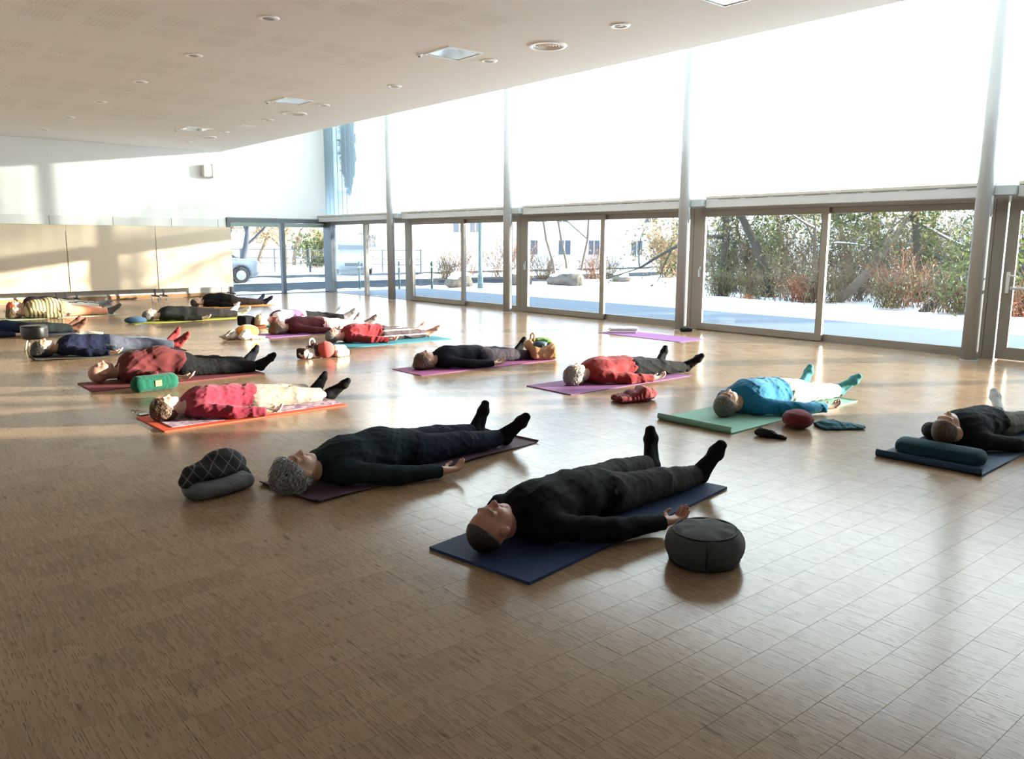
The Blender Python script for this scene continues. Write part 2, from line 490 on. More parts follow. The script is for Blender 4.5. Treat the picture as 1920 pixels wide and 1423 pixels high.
            q[~inside] = q[~inside][:, ::-1]
            quads.append(q)
        Q = np.concatenate(quads) if quads else np.zeros((0, 4), int)
        Q = Q[(Q >= 0).all(1)]
        me = bpy.data.meshes.new(name)
        me.vertices.add(len(W)); me.vertices.foreach_set('co', W.astype(np.float32).ravel())
        me.loops.add(len(Q) * 4); me.loops.foreach_set('vertex_index', Q.astype(np.int32).ravel())
        me.polygons.add(len(Q))
        me.polygons.foreach_set('loop_start', np.arange(0, len(Q) * 4, 4, dtype=np.int32))
        me.polygons.foreach_set('loop_total', np.full(len(Q), 4, np.int32))
        me.polygons.foreach_set('use_smooth', np.ones(len(Q), bool))
        me.update(); me.validate()
        if m: me.materials.append(m)
        return me
ROW = 0.155

# ------------------------------------------------------------------ the hall
XW, YE, HC, XC = 11.90, 22.95, 3.96, 8.74          # window line, end wall, ceiling height, ceiling edge
ZB0, ZB1, ZTOP = 2.11, 2.30, 5.70                  # transom beam, roof over the glazed strip
XL, YB = -3.2, -4.2
white_wall = mat('white_wall_paint', (0.86, 0.86, 0.85), 0.75, var=0.02, bump=0.03, bscale=90)
ceil_m = mat('ceiling_plaster', (0.87, 0.865, 0.85), 0.85, var=0.02, bump=0.02, bscale=60)
frame_m = mat('taupe_aluminium', (0.27, 0.245, 0.215), 0.42, metal=0.35, var=0.04)
frame_d = mat('dark_gasket', (0.02, 0.02, 0.022), 0.6)
grey_m = mat('grey_steel_paint', (0.50, 0.51, 0.52), 0.35, var=0.03)
column_m = mat('column_paint', (0.36, 0.37, 0.38), 0.25, var=0.05, vscale=3, bump=0.02, bscale=30)
blue_grey = mat('blue_grey_aluminium', (0.12, 0.135, 0.15), 0.45, metal=0.3)
oak_base = mat('oak_baseboard', (0.44, 0.24, 0.11), 0.5, var=0.15, vscale=5)

# floor: slab with every lamella panel laid on it
fl = MB().box(XL, XW + 0.06, YB, YE + 0.05, -0.25, -0.012)
floor = struct('floor', fl, mat('floor_bed', (0.035, 0.024, 0.016), 0.9))
pq = parquet()
LENS = (0.125, 0.155, 0.19, 0.235)
G = 0.0007
def panel_mb(L, W=ROW, z=0.0):
    b = 0.0003; x0, x1, y0, y1 = -L / 2 + G / 2, L / 2 - G / 2, -W / 2 + G / 2, W / 2 - G / 2
    vs = [(x0, y0, -0.012), (x1, y0, -0.012), (x1, y1, -0.012), (x0, y1, -0.012),
          (x0, y0, -b), (x1, y0, -b), (x1, y1, -b), (x0, y1, -b),
          (x0 + b, y0 + b, z), (x1 - b, y0 + b, z), (x1 - b, y1 - b, z), (x0 + b, y1 - b, z)]
    fs = [(8, 9, 10, 11)]
    for k in (0, 4):
        for i in range(4):
            j = (i + 1) % 4; fs.append((k + i, k + j, k + 4 + j, k + 4 + i))
    return vs, fs
panel_me = []
for L in LENS:
    vs, fs = panel_mb(L); panel_me.append(MB().add(vs, fs).mesh('parquet_panel', pq))
allp = []
j = int(math.floor(YB / ROW)) + 1
while (j + 0.5) * ROW + ROW / 2 < YE - 0.01:
    y = (j + 0.5) * ROW
    x = XL + rnd.uniform(-0.1, 0)
    while x < XW + 0.02:
        k = rnd.choice((0, 1, 1, 2, 2, 3)); L = LENS[k]
        allp.append((x + L / 2, y, k)); x += L
    j += 1
def in_view(x, y, z=0.0, m=1.05):
    d = Vector((x, y, z - CAM_H)); w = d.dot(f2)
    if w < 0.3: return False
    return abs(FPX * d.dot(r3) / w) < 960 * m and abs(FPX * d.dot(u3) / w) < 711 * m
near = sorted((p for p in allp if in_view(p[0], p[1])), key=lambda p: p[0] ** 2 + p[1] ** 2)[:300]
near_set = set(near)
for (x, y, k) in near:
    link('parquet_panel', panel_me[k], floor, (x, y, rnd.uniform(-0.0002, 0.0)))
VV, FF = [], []
proto = {k: panel_mb(L) for k, L in enumerate(LENS)}
for p in allp:
    if p in near_set: continue
    vs, fs = proto[p[2]]; n = len(VV); dz = rnd.uniform(-0.0002, 0.0)
    far = p[1] > 9 or not in_view(p[0], p[1], 0, 1.3)
    if far:
        VV += [(v[0] + p[0], v[1] + p[1], v[2] + dz) for v in vs[8:]]; FF.append((n, n + 1, n + 2, n + 3))
    else:
        VV += [(v[0] + p[0], v[1] + p[1], v[2] + dz) for v in vs]; FF += [tuple(i + n for i in f) for f in fs]
rest = MB(); rest.v = VV; rest.f = FF
tag(rest.build('parquet_field', pq, floor), 'pale brown lamella parquet panels further away', kind='stuff')

# ceiling slab, fascia and the roof over the glazed strip
ceiling = struct('ceiling', MB().box(XL, XC, YB, YE + 0.2, HC, HC + 0.25).box(XC - 0.16, XC, YB, YE + 0.2, HC + 0.25, ZTOP)
                 .box(XC - 0.16, XW + 0.35, YB, YE + 0.2, ZTOP, ZTOP + 0.2), ceil_m)
perf_m = mat('ceiling_perforation', (0.77, 0.76, 0.74), 0.95)
def perforated(x, y):
    mb = MB(); n, p, w = 8, 0.054, 0.030
    for a in range(n):
        for b in range(n):
            cx, cyy = x + (a - (n - 1) / 2) * p, y + (b - (n - 1) / 2) * p
            mb.add([(cx - w / 2, cyy - w / 2, HC - 0.0006), (cx - w / 2, cyy + w / 2, HC - 0.0006), (cx + w / 2, cyy + w / 2, HC - 0.0006), (cx + w / 2, cyy - w / 2, HC - 0.0006)], [(0, 1, 2, 3)])
    mb.build('perforated_field', perf_m, ceiling)
for band in range(-1, 4):
    for r in (9.92, 10.53):
        for k in range(-1, 7):
            px, py = 2.12 + 0.643 * k, r + 2.385 * band
            if py < 19 and in_view(px, py, HC, 1.1): perforated(px, py)

# walls
wl = struct('wall_left', MB().box(XL - 0.2, XL, YB - 0.2, YE + 0.2, -0.1, HC + 0.2), white_wall)
wb = struct('wall_back', MB().box(XL - 0.2, XW + 0.35, YB - 0.2, YB, -0.1, ZTOP + 0.1), white_wall)
wr = struct('wall_right', MB().box(XW - 0.10, XW + 0.25, YB, 0.24, -0.1, ZTOP), white_wall)
XG = 8.80                                          # end wall glazing starts here
we = struct('wall_end', MB().box(XL, XG, YE, YE + 0.25, -0.1, HC + 0.02).box(XG, XW + 0.3, YE, YE + 0.25, 2.18, ZTOP + 0.05)
            .box(XC - 0.1, XG, YE, YE + 0.25, HC, ZTOP + 0.05), white_wall)
clad = mat('white_cladding', (0.78, 0.78, 0.76), 0.55, var=0.015)
xs_j = [-3.0, -1.54, -0.0, 1.46, 2.92, 4.38, 5.84, 7.30, 8.56, 8.79]
for a, b in zip(xs_j[:-1], xs_j[1:]):
    MB().box(a + 0.006, b - 0.006, YE - 0.018, YE - 0.001, 0.10, 2.14, 0.002).build('cladding_panel', clad, we)
MB().box(XL, 8.79, YE - 0.0015, YE, 0.10, 2.13).build('joint_backing', frame_d, we)
struct('baseboard_end', MB().box(XL, 8.79, YE - 0.03, YE, 0.0, 0.098, 0.004), oak_base)

# columns
COLY = (4.24, 9.01, 13.78, 18.58)
XCOL = 11.47
for i, y in enumerate(COLY + (-0.5,)):
    c = MB().lathe([(0.101, 0), (0.101, ZTOP)], 40, (XCOL, y, 0)).build('column', column_m, smooth=True)
    c.data.polygons.foreach_set('use_smooth', [len(p.vertices) == 4 for p in c.data.polygons])
    tag(c, ('round grey steel column beside the door with the push bar', 'round grey steel column with a dark bundle at its foot', 'second round grey steel column from the glazed corner',
            'round grey steel column next to the glazed corner', 'round grey steel column at the end of the glazing')[i], 'column', 'columns along the glazing', 'structure')
    MB().lathe([(0.106, 0), (0.106, 0.012), (0.101, 0.014)], 40, (XCOL, y, 0)).build('base_collar', grey_m, c, smooth=True)
    MB().tube([(XCOL, y - 0.08, 2.12), (XCOL, y - 0.08, 1.86)], 0.03, 12).build('bracket', column_m, c, smooth=True)

# transom beam segments with their top lip and stubs to the columns
ys = [0.24, 4.24, 9.01, 13.78, 18.58, YE]
for i in range(5):
    a, b = ys[i] + (0.0 if i == 0 else 0.02), ys[i + 1] - (0.0 if i == 4 else 0.34)
    if i == 4: b = YE
    t = struct('trim_%d' % (i + 1), MB().box(11.60, 11.80, a, b, ZB0, ZB1 - 0.045, 0.004), grey_m)
    MB().box(11.59, 11.83, a - 0.0, b + 0.0, ZB1 - 0.043, ZB1, 0.003).build('top_lip', mat('pale_grey_lip', (0.52, 0.50, 0.46), 0.5), t)
    if i < 4:
        MB().box(11.5, 11.80, ys[i + 1] - 0.33, ys[i + 1] - 0.02, ZB0 + 0.02, ZB1 - 0.05, 0.004).build('stub', mat('stub_blue_grey', (0.42, 0.47, 0.50), 0.4), t)
    y = a + 0.1
    while y < b - 0.5:
        MB().box(11.598, 11.6, y, y + 0.42, ZB1 - 0.062, ZB1 - 0.056).build('slot', frame_d, t); y += 0.52

# channel glass above the transom: each U-profile is a piece
cg = channel_glass()
chan = empty('window_1'); chan['kind'] = 'structure'; chan['label'] = 'tall translucent channel glass above the transom beam'
PW = 0.2625
pm = MB()
zz0, zz1 = ZB1 + 0.01, ZTOP - 0.005
pm.box(0.0, 0.006, -PW / 2 + 0.0001, PW / 2 - 0.0001, zz0, zz1)
pm.box(-0.016, -0.0005, -PW / 2 + 0.0002, -PW / 2 + 0.006, zz0, zz1)
pm.box(-0.016, -0.0005, PW / 2 - 0.006, PW / 2 - 0.0002, zz0, zz1)
plank_me = pm.mesh('glass_channel', cg)
y = YE - 0.01 - PW / 2
while y > 0.24 + PW / 2:
    link('glass_channel', plank_me, chan, (XW, y, 0)); y -= PW
MB().box(XW - 0.07, XW + 0.02, 0.24, YE, ZB1 - 0.03, ZB1 + 0.008).build('bottom_track', grey_m, chan)

# sliding doors bay by bay
glass = clear_glass()
def leaf(name, parent, x, y0, y1, z0, z1, st, top, bot, handle=None, m=None):
    m = m or frame_m
    o = MB().box(x - 0.028, x + 0.028, y0, y0 + st, z0, z1, 0.003).box(x - 0.028, x + 0.028, y1 - st, y1, z0, z1, 0.003) \
        .box(x - 0.027, x + 0.027, y0 + st, y1 - st, z1 - top, z1, 0.003).box(x - 0.027, x + 0.027, y0 + st, y1 - st, z0, z0 + bot, 0.003).build(name, m, parent)
    MB().box(x - 0.006, x + 0.006, y0 + st - 0.01, y1 - st + 0.01, z0 + bot - 0.01, z1 - top + 0.01).build('pane', glass, o)
    g = 0.006
    MB().box(x - 0.0285, x - 0.02, y0 + st, y0 + st + g, z0 + bot, z1 - top).box(x - 0.0285, x - 0.02, y1 - st - g, y1 - st, z0 + bot, z1 - top).build('gasket', frame_d, o)
    if handle:
        hy, hz = handle
        MB().box(x - 0.045, x - 0.026, hy - 0.017, hy + 0.017, hz - 0.09, hz + 0.09, 0.004).box(x - 0.08, x - 0.04, hy - 0.011, hy + 0.011, hz + 0.02, hz + 0.04, 0.003) \
            .box(x - 0.085, x - 0.065, hy - 0.011, hy + 0.011, hz - 0.09, hz + 0.04, 0.004).build('handle', grey_m, o)
    return o
BAYS = [(8.93, 6.60, 4.34), (13.62, 11.27, 9.20), (18.20, 15.90, 13.90)]
for i, (yl, ym, yr) in enumerate(BAYS):
    w = empty('door_%d' % (i + 1)); w['kind'] = 'structure'
    w['label'] = ('taupe sliding glass door facing the snowy trees', 'taupe sliding glass door facing the snow-capped rock', 'taupe sliding glass door facing the street')[i]
    f = MB().box(11.83, 11.99, yr - 0.26, yr, 0, ZB0 + 0.06, 0.004).box(11.83, 11.99, yr, yl + 0.02, 2.06, ZB0 + 0.06, 0.004).box(11.86, 11.99, yr, yl + 0.02, -0.01, 0.018)
    f.build('outer_frame', frame_m, w)
    MB().box(11.829, 11.84, yr - 0.125, yr - 0.118, 0.02, 2.1).build('frame_joint', frame_d, w)
    leaf('sliding_leaf', w, 11.835, ym - 0.06, yl, 0.012, 2.06, 0.105, 0.095, 0.115, (yl - 0.05, 1.02))
    leaf('fixed_leaf', w, 11.90, yr, ym + 0.06, 0.015, 2.06, 0.055, 0.09, 0.10)
# bay by the corner: two fixed panes, no bottom rail
w = empty('window_2'); w['kind'] = 'structure'; w['label'] = 'fixed panes between the corner post and the sliding doors'
MB().box(11.83, 11.99, 18.22, 18.46, 0, ZB0 + 0.06, 0.004).box(11.83, 11.99, 18.46, 22.55, 2.02, ZB0 + 0.06, 0.004).box(11.86, 11.93, 18.46, 22.55, -0.01, 0.012).build('outer_frame', frame_m, w)
MB().box(11.84, 11.94, 20.53, 20.66, 0.0, 2.02, 0.003).build('mullion', frame_m, w)
MB().box(11.885, 11.897, 18.46, 20.54, 0.012, 2.03).build('pane', glass, w)
MB().box(11.885, 11.897, 20.65, 22.56, 0.012, 2.03).build('pane', glass, w)
# hinged door with push bar, right edge of the picture
w = empty('door_4'); w['kind'] = 'structure'; w['label'] = 'taupe hinged glass door with a push bar'
MB().box(11.83, 11.99, 0.24, 4.05, 2.06, ZB0 + 0.06, 0.004).box(11.83, 11.99, 2.00, 2.10, 0, 2.06, 0.004).box(11.83, 11.99, 0.24, 0.34, 0, 2.06, 0.004).build('outer_frame', frame_m, w)
lf = leaf('hinged_leaf', w, 11.86, 2.10, 4.06, 0.012, 2.06, 0.13, 0.12, 0.16)
MB().tube([(11.76, 2.2, 0.95), (11.76, 3.92, 0.95)], 0.018, 12).box(11.75, 11.84, 3.90, 3.94, 0.93, 0.97, 0.003).box(11.75, 11.84, 2.18, 2.22, 0.93, 0.97, 0.003).build('push_bar', grey_m, lf)
MB().box(11.81, 11.835, 3.97, 4.01, 0.88, 1.16, 0.004).tube([(11.80, 3.99, 1.12), (11.77, 3.99, 1.12), (11.77, 3.87, 1.10)], 0.011, 10).build('handle', mat('white_lock_plate', (0.7, 0.7, 0.68), 0.4), lf)
leaf('fixed_leaf', w, 11.90, 0.34, 2.00, 0.015, 2.06, 0.07, 0.09, 0.10)

# glazed end of the hall
w = empty('window_3'); w['kind'] = 'structure'; w['label'] = 'blue-grey glazing in the end wall with blind boxes'
MB().box(XG, XG + 0.10, YE - 0.05, YE + 0.10, 0, 2.18, 0.003).box(10.40, 10.51, YE - 0.05, YE + 0.10, 0, 2.10, 0.003).box(XG, 11.97, YE - 0.06, YE + 0.10, 2.055, 2.185, 0.003) \
    .box(XG, 11.97, YE - 0.02, YE + 0.06, -0.01, 0.014).build('outer_frame', blue_grey, w)
MB().box(11.83, 12.0, 22.58, YE + 0.1, 0, 2.16, 0.004).build('corner_post', blue_grey, w)
MB().box(XG, 11.85, YE - 0.075, YE - 0.055, 2.165, 2.195, 0.002).build('header_lip', mat('grey_header', (0.28, 0.30, 0.31), 0.5), w)
blind = mat('green_grey_blind_box', (0.25, 0.34, 0.32), 0.5)
for a, b in ((XG + 0.10, 10.40), (10.51, 11.83)):
    MB().box(a, b, YE - 0.04, YE + 0.08, 1.945, 2.05, 0.006).build('blind_box', blind, w)
    MB().box(a - 0.01, b + 0.01, YE + 0.02, YE + 0.032, 0.012, 1.95).build('pane', glass, w)

# ------------------------------------------------------------------ ceiling fittings
ring_m = mat('white_ring', (0.95, 0.945, 0.93), 0.35)
refl_m = mat('downlight_reflector', (0.33, 0.30, 0.27), 0.35, metal=0.6)
ring_me = MB().lathe([(0.062, 0.0), (0.066, -0.014), (0.105, -0.018), (0.125, 0.0)], 28).mesh('ring', ring_m, True)
cup_me = MB().lathe([(0.0, -0.001), (0.02, -0.0012), (0.045, -0.004), (0.064, -0.009)], 24).mesh('reflector', refl_m, True)
first = None
DL = [(4.07, 9.06 + 2.4 * k) for k in range(6)] + [(7.24, 6.71 + 2.41 * k) for k in range(7)]
pos_l = ['first', 'second', 'third', 'fourth', 'fifth', 'sixth', 'last']
for i, (x, y) in enumerate(DL):
    d = empty('downlight', (x, y, HC))
    r = i if i < 6 else i - 6
    side = 'row over the inner mats' if i < 6 else 'row nearer the windows'
    tag(d, 'white recessed downlight, %s from the camera, %s' % (pos_l[r], side), 'downlight', 'recessed downlights in the ceiling')
    link('ring', ring_me, d); link('reflector', cup_me, d)
for i, (x, y) in enumerate(((7.27, 7.96), (7.27, 15.2), (7.25, 19.9))):
    d = empty('air_diffuser', (x, y, HC))
    tag(d, 'round white ribbed air diffuser in ceiling, ' + ('largest and nearest of three' , 'middle one of three', 'smallest and farthest of three')[i], 'air vent', 'round air diffusers')
    MB().lathe([(0.19, 0.0), (0.195, -0.02), (0.235, -0.016), (0.245, 0.0)], 40).build('outer_ring', ring_m, d, smooth=True)
    for k in range(5):
        r = 0.025 + 0.036 * k
        MB().lathe([(r, -0.002), (r + 0.004, -0.016), (r + 0.020, -0.006), (r + 0.022, -0.001)], 40).build('cone_ring', ring_m, d, smooth=True)
    MB().lathe([(0.0, -0.0008), (0.19, -0.0008)], 40).build('dark_backing', mat('diffuser_dark', (0.25, 0.23, 0.2), 0.7), d)
mir = mat('glossy_diffuser_sheet', (0.62, 0.66, 0.70), 0.08, metal=0.55)
for i, (x, y) in enumerate(((6.63, 9.09), (6.63, 13.92), (6.6, 18.7), (7.22, 5.2))):
    d = empty('square_ceiling_light', (x, y, HC)); h = 0.28
    tag(d, 'square glossy ceiling light panel, ' + ('the large one with a bluish reflection', 'grey one in the middle of the row', 'bright far one near the end wall', 'cut off by the top edge')[i], 'ceiling light', 'square ceiling light panels')
    MB().box(-h, h, -h, -h + 0.018, -0.014, 0.0).box(-h, h, h - 0.018, h, -0.014, 0.0).box(-h, -h + 0.018, -h + 0.018, h - 0.018, -0.014, 0.0).box(h - 0.018, h, -h + 0.018, h - 0.018, -0.014, 0.0).build('frame', ring_m, d)
    MB().box(-h + 0.018, h - 0.018, -h + 0.018, h - 0.018, -0.006, -0.001).build('panel', mir, d)
    if i < 3:
        s = empty('smoke_detector', (x - 0.32, y + 0.33, HC))
        tag(s, 'tiny white detector beside the ' + ('large bluish square light', 'grey square light', 'bright far square light')[i], 'detector', 'ceiling detectors')
        MB().lathe([(0.045, 0.0), (0.045, -0.015), (0.03, -0.03), (0.0, -0.032)], 20).build('housing', ring_m, s, smooth=True)
        MB().lathe([(0.018, -0.033), (0.016, -0.04), (0.0, -0.041)], 14).build('sensor', frame_d, s, smooth=True)
d = empty('ceiling_hatch', (7.26, 17.45, HC)); tag(d, 'small white rectangular ceiling panel among the far downlights', 'hatch')
MB().box(-0.15, 0.15, -0.1, 0.1, -0.01, 0.0, 0.003).build('cover', ring_m, d)
MB().box(-0.12, 0.12, -0.07, 0.07, -0.013, -0.01).build('inset', mat('hatch_white', (0.9, 0.9, 0.88), 0.3), d)

# loudspeaker on the end wall
d = empty('wall_speaker', (8.32, YE - 0.01, 3.42)); tag(d, 'white box loudspeaker mounted high on the end wall', 'speaker')
MB().box(-0.13, 0.09, -0.20, -0.03, -0.17, 0.17, 0.03).build('cabinet', mat('speaker_white', (0.74, 0.73, 0.68), 0.5), d)
MB().box(0.092, 0.16, -0.21, -0.02, -0.185, 0.185, 0.015).build('grille', mat('speaker_grille', (0.68, 0.66, 0.58), 0.6), d)
MB().box(-0.05, 0.05, -0.04, 0.0, -0.05, 0.05, 0.004).build('bracket', ring_m, d)

# ------------------------------------------------------------------ wheeled screens along the end wall
ply = mat('birch_board', (0.68, 0.56, 0.42), 0.42, var=0.05, vscale=1.5)
black_m = mat('black_metal', (0.012, 0.012, 0.014), 0.4)
chrome = mat('chrome_castor', (0.75, 0.76, 0.78), 0.2, metal=0.9)
def screen(x0, x1, label, feet):
    e = empty('folding_screen', ((x0 + x1) / 2, 22.30, 0)); w = (x1 - x0) / 2
    tag(e, label, 'screen', 'wheeled board screens at the end wall')
    MB().box(-w + 0.006, w - 0.006, -0.014, 0.014, 0.285, 1.90, 0.003).build('board', ply, e)
    MB().box(-w + 0.005, w - 0.005, -0.015, 0.015, 1.899, 1.903).box(-w + 0.004, -w + 0.007, -0.015, 0.015, 0.285, 1.9).build('edge_band', mat('board_edge', (0.36, 0.22, 0.11), 0.5), e)
    for fx in feet:
        MB().box(fx - 0.022, fx + 0.022, -0.0135 + 0.03, 0.04, 0.08, 1.2, 0.004).build('upright', black_m, e)
        MB().box(fx - 0.02, fx + 0.02, -0.26, 0.30, 0.09, 0.125, 0.006).build('foot_bar', black_m, e)
        for yy in (-0.24, 0.28):
            k = MB().box(fx - 0.028, fx + 0.028, yy - 0.02, yy + 0.02, 0.05, 0.09, 0.004).build('castor', chrome, e)
            MB().tube([(fx - 0.012, yy + 0.015, 0.034), (fx + 0.012, yy + 0.015, 0.034)], 0.034, 16).build('wheel', mat('grey_wheel', (0.4, 0.4, 0.42), 0.4), k)
screen(2.2, 4.58, 'tall birch board screen cut off by the picture edge', (1.08,))
screen(4.59, 6.66, 'tall birch board screen in the middle of three', (-0.9, 0.95))
screen(6.67, 8.66, 'tall birch board screen ending at the glazing', (-0.88, 0.93))

# ------------------------------------------------------------------ people lying on their backs
def rot3(ax, a):
    return np.array(Matrix.Rotation(a, 3, ax))

SKIN = {}
def skin_mat(name, col):
    if name in SKIN: return SKIN[name]
    m, nt, b, out = new_mat('skin_' + name)
    b.inputs['Roughness'].default_value = 0.5
    b.inputs['Specular IOR Level'].default_value = 0.4
    b.inputs['Subsurface Weight'].default_value = 0.12
    b.inputs['Subsurface Radius'].default_value = (0.02, 0.008, 0.005)
    b.inputs['Subsurface Scale'].default_value = 0.4
    at = nt.nodes.new('ShaderNodeAttribute'); at.attribute_name = 'tone'
    tc = nt.nodes.new('ShaderNodeTexCoord'); no = nt.nodes.new('ShaderNodeTexNoise'); no.inputs['Scale'].default_value = 40
    nt.links.new(tc.outputs['Object'], no.inputs['Vector'])
    hs = nt.nodes.new('ShaderNodeMix'); hs.data_type = 'RGBA'; hs.blend_type = 'MULTIPLY'
    mr = nt.nodes.new('ShaderNodeMapRange'); mr.inputs['To Min'].default_value = 0.85; mr.inputs['To Max'].default_value = 1.1
    nt.links.new(no.outputs['Fac'], mr.inputs['Value'])
    hs.inputs['Factor'].default_value = 1.0
    nt.links.new(at.outputs['Color'], hs.inputs['A']); nt.links.new(mr.outputs[0], hs.inputs['B'])
    nt.links.new(hs.outputs['Result'], b.inputs['Base Color'])
    SKIN[name] = m
    return m

def hair_mat(name, c1, c2):
    k = 'hair_' + name
    if k in MATS: return MATS[k]
    m, nt, b, out = new_mat(k)
    b.inputs['Roughness'].default_value = 0.55
    tc = nt.nodes.new('ShaderNodeTexCoord')
    mp = nt.nodes.new('ShaderNodeMapping'); mp.inputs['Scale'].default_value = (60, 160, 60)
    nt.links.new(tc.outputs['Object'], mp.inputs['Vector'])
    no = nt.nodes.new('ShaderNodeTexNoise'); no.inputs['Scale'].default_value = 1.0; no.inputs['Detail'].default_value = 4
    nt.links.new(mp.outputs[0], no.inputs['Vector'])
    cr = nt.nodes.new('ShaderNodeValToRGB'); cr.color_ramp.elements[0].position = 0.35; cr.color_ramp.elements[1].position = 0.68
    cr.color_ramp.elements[0].color = tuple(c1) + (1,); cr.color_ramp.elements[1].color = tuple(c2) + (1,)
    nt.links.new(no.outputs['Fac'], cr.inputs['Fac']); nt.links.new(cr.outputs['Color'], b.inputs['Base Color'])
    bp = nt.nodes.new('ShaderNodeBump'); bp.inputs['Strength'].default_value = 0.7; bp.inputs['Distance'].default_value = 0.01
    nt.links.new(no.outputs['Fac'], bp.inputs['Height']); nt.links.new(bp.outputs['Normal'], b.inputs['Normal'])
    MATS[k] = m
    return m

def person(label, crown, ang, s, q, top, legs, socks=None, skin=(0.56, 0.35, 0.26), hair=None, hair_m=None, z0=0.01,
           heel=(0.16, 0.16), hand=(0.42, 0.42), hand_x=0.90, splay=(0.45, 0.45), lean=0.35, gx=1.0, gz=1.0, belly=1.0,
           turn=0.0, nod=0.0, head_up=0.0, hem=0.90, sleeve=1.0, seed=1, fold=0.0055, loose=0.016, glasses=False, barefoot=False,
           knee_up=(0.0, 0.0), trouser_end=1.0, collar=0.045, sock_h=0.22, top_name='sweater', leg_name='trousers', shoe_name='sock'):
    """one reclining figure; local x runs from crown to heels, z is up, -y is the side towards the camera"""
    hb, hcl = ((0.0055, 0.0085), (0.0085, 0.0115), (0.0125, 0.0150))[q]
    E = empty('person', (crown[0], crown[1], 0), ang)
    tag(E, label, 'person', 'people lying on their backs on mats')
    S = lambda *p: _n3(p) * s + _n3((0, 0, z0))
    # joints
    J = {}
    hx, hz = 0.118, 0.106 + head_up
    J['head'] = S(hx, 0, hz)
    J['neck0'] = S(0.20, 0, 0.080 + head_up * 0.8); J['neck1'] = S(0.32, 0, 0.085 + head_up * 0.2)
    for i, sg in ((0, -1), (1, 1)):
        J['sh', i] = S(0.355, sg * 0.165 * gx, 0.085)
        wy, wx = hand[i], hand_x
        w = _n3((wx - 0.075, wy - 0.0, 0))
        J['wr', i] = S(w[0], sg * w[1], 0.045)
        mid = (_n3((0.355, 0.165 * gx, 0)) + w) / 2
        J['el', i] = S(mid[0] - 0.01, sg * (mid[1] + 0.035), 0.052)
        J['hip', i] = S(0.93, sg * 0.088 * gx, 0.098)
        J['ank', i] = S(1.685, sg * heel[i], 0.058)
        J['kn', i] = S(1.31, sg * (heel[i] * 0.52 + 0.055), 0.088 + knee_up[i])
    Rh = rot3('X', turn) @ rot3('Y', nod)
    def hp(u, v, w):                                # head frame: u to crown, v sideways, w out of the face
        return J['head'] + Rh @ _n3((-u, v, w)) * s
    foot_dir = []
    for i, sg in ((0, -1), (1, 1)):
        d = _n3((math.sin(lean), sg * math.sin(splay[i]), math.cos(lean) * math.cos(splay[i]))); foot_dir.append(d / np.linalg.norm(d))
    ymax = max(hand) + 0.16
    lo = _n3((-0.03 * s, -ymax * s, z0)); hi = _n3((1.95 * s, ymax * s, (0.36 + max(knee_up)) * s + z0))
    R_ = lambda r: r * s

    def torso(F, o, k=0.05):
        F.cap(J['sh', 0] + _n3((0.005, 0.045, 0)), J['sh', 1] + _n3((0.005, -0.045, 0)), R_(0.072) + o, k=k)
        F.ell(S(0.47, 0, 0.112 * gz), _n3((0.19, 0.158 * gx, 0.112 * gz)) * s + o, k=k)
        F.ell(S(0.69, 0, 0.106 * gz * belly), _n3((0.20, 0.150 * gx, 0.106 * gz * belly)) * s + o, k=k)
        F.ell(S(0.89, 0, 0.100 * gz), _n3((0.15, 0.165 * gx, 0.100 * gz)) * s + o, k=k)
    def arm(F, i, o, k=0.03):
        F.cap(J['sh', i], J['el', i], R_(0.054) + o, R_(0.043) + o, k=k)
        F.cap(J['el', i], J['wr', i], R_(0.043) + o * 1.1, R_(0.030) + o * 0.9, k=k)
    def leg(F, i, o, oe, k=0.035):
        F.cap(J['hip', i], J['kn', i], R_(0.088) + o, R_(0.060) + o, k=k)
        F.cap(J['kn', i], J['ank', i] + _n3((-0.02 * s, 0, 0)), R_(0.057) + o, R_(0.038) + oe, k=k)
        c = J['kn', i] * 0.62 + J['ank', i] * 0.38
        F.ell(c + _n3((0, 0, -0.012 * s)), _n3((0.13, 0.055, 0.052)) * s + o * 0.8, k=0.03)
    def foot(F, i, o, k=0.02):
        a = J['ank', i]; d = foot_dir[i]
        he = a + _n3((0.040, 0, -0.018)) * s; ba = he + d * 0.165 * s; to = he + d * 0.222 * s
        F.cap(a, he, R_(0.036) + o, R_(0.036) + o, k=k)
        F.cap(he, ba, R_(0.033) + o, R_(0.033) + o, k=k)
        sg = (-1, 1)[i]
        # the ball of the foot is wider than it is thick
        side = np.cross(d, _n3((1, 0, 0))); side /= np.linalg.norm(side)
        F.cap(ba - side * 0.016 * s, ba + side * 0.016 * s, R_(0.027) + o, k=k)
        F.cap(ba - side * 0.012 * s, to - side * 0.010 * s, R_(0.026) + o, R_(0.020) + o, k=k)
        F.cap(ba + side * 0.012 * s, to + side * 0.008 * s, R_(0.026) + o, R_(0.019) + o, k=k)
        F.cap(a + _n3((-0.01, 0, 0.025)) * s, ba + _n3((-0.02, 0, 0)) * s, R_(0.032) + o, R_(0.024) + o, k=k)
    def handp(F, i):
        w = J['wr', i]; d = w - J['el', i]; d[2] = 0; d /= np.linalg.norm(d)
        n = _n3((0, 0, 1)); sg = (-1, 1)[i]; lat = np.cross(n, d) * 1.0
        pe = w + d * 0.088 * s + n * 0.002
        fr = max(R_(0.0085), hb * 1.25)
        F.cap(w, w + d * 0.03 * s, R_(0.027), R_(0.026), k=0.012, flat=(2, 0.75))
        for t in (-0.024, -0.008, 0.008, 0.024):
            F.cap(w + d * 0.02 * s + lat * t * 0.7 * s, pe + lat * t * s, R_(0.0145), R_(0.012), k=0.010)
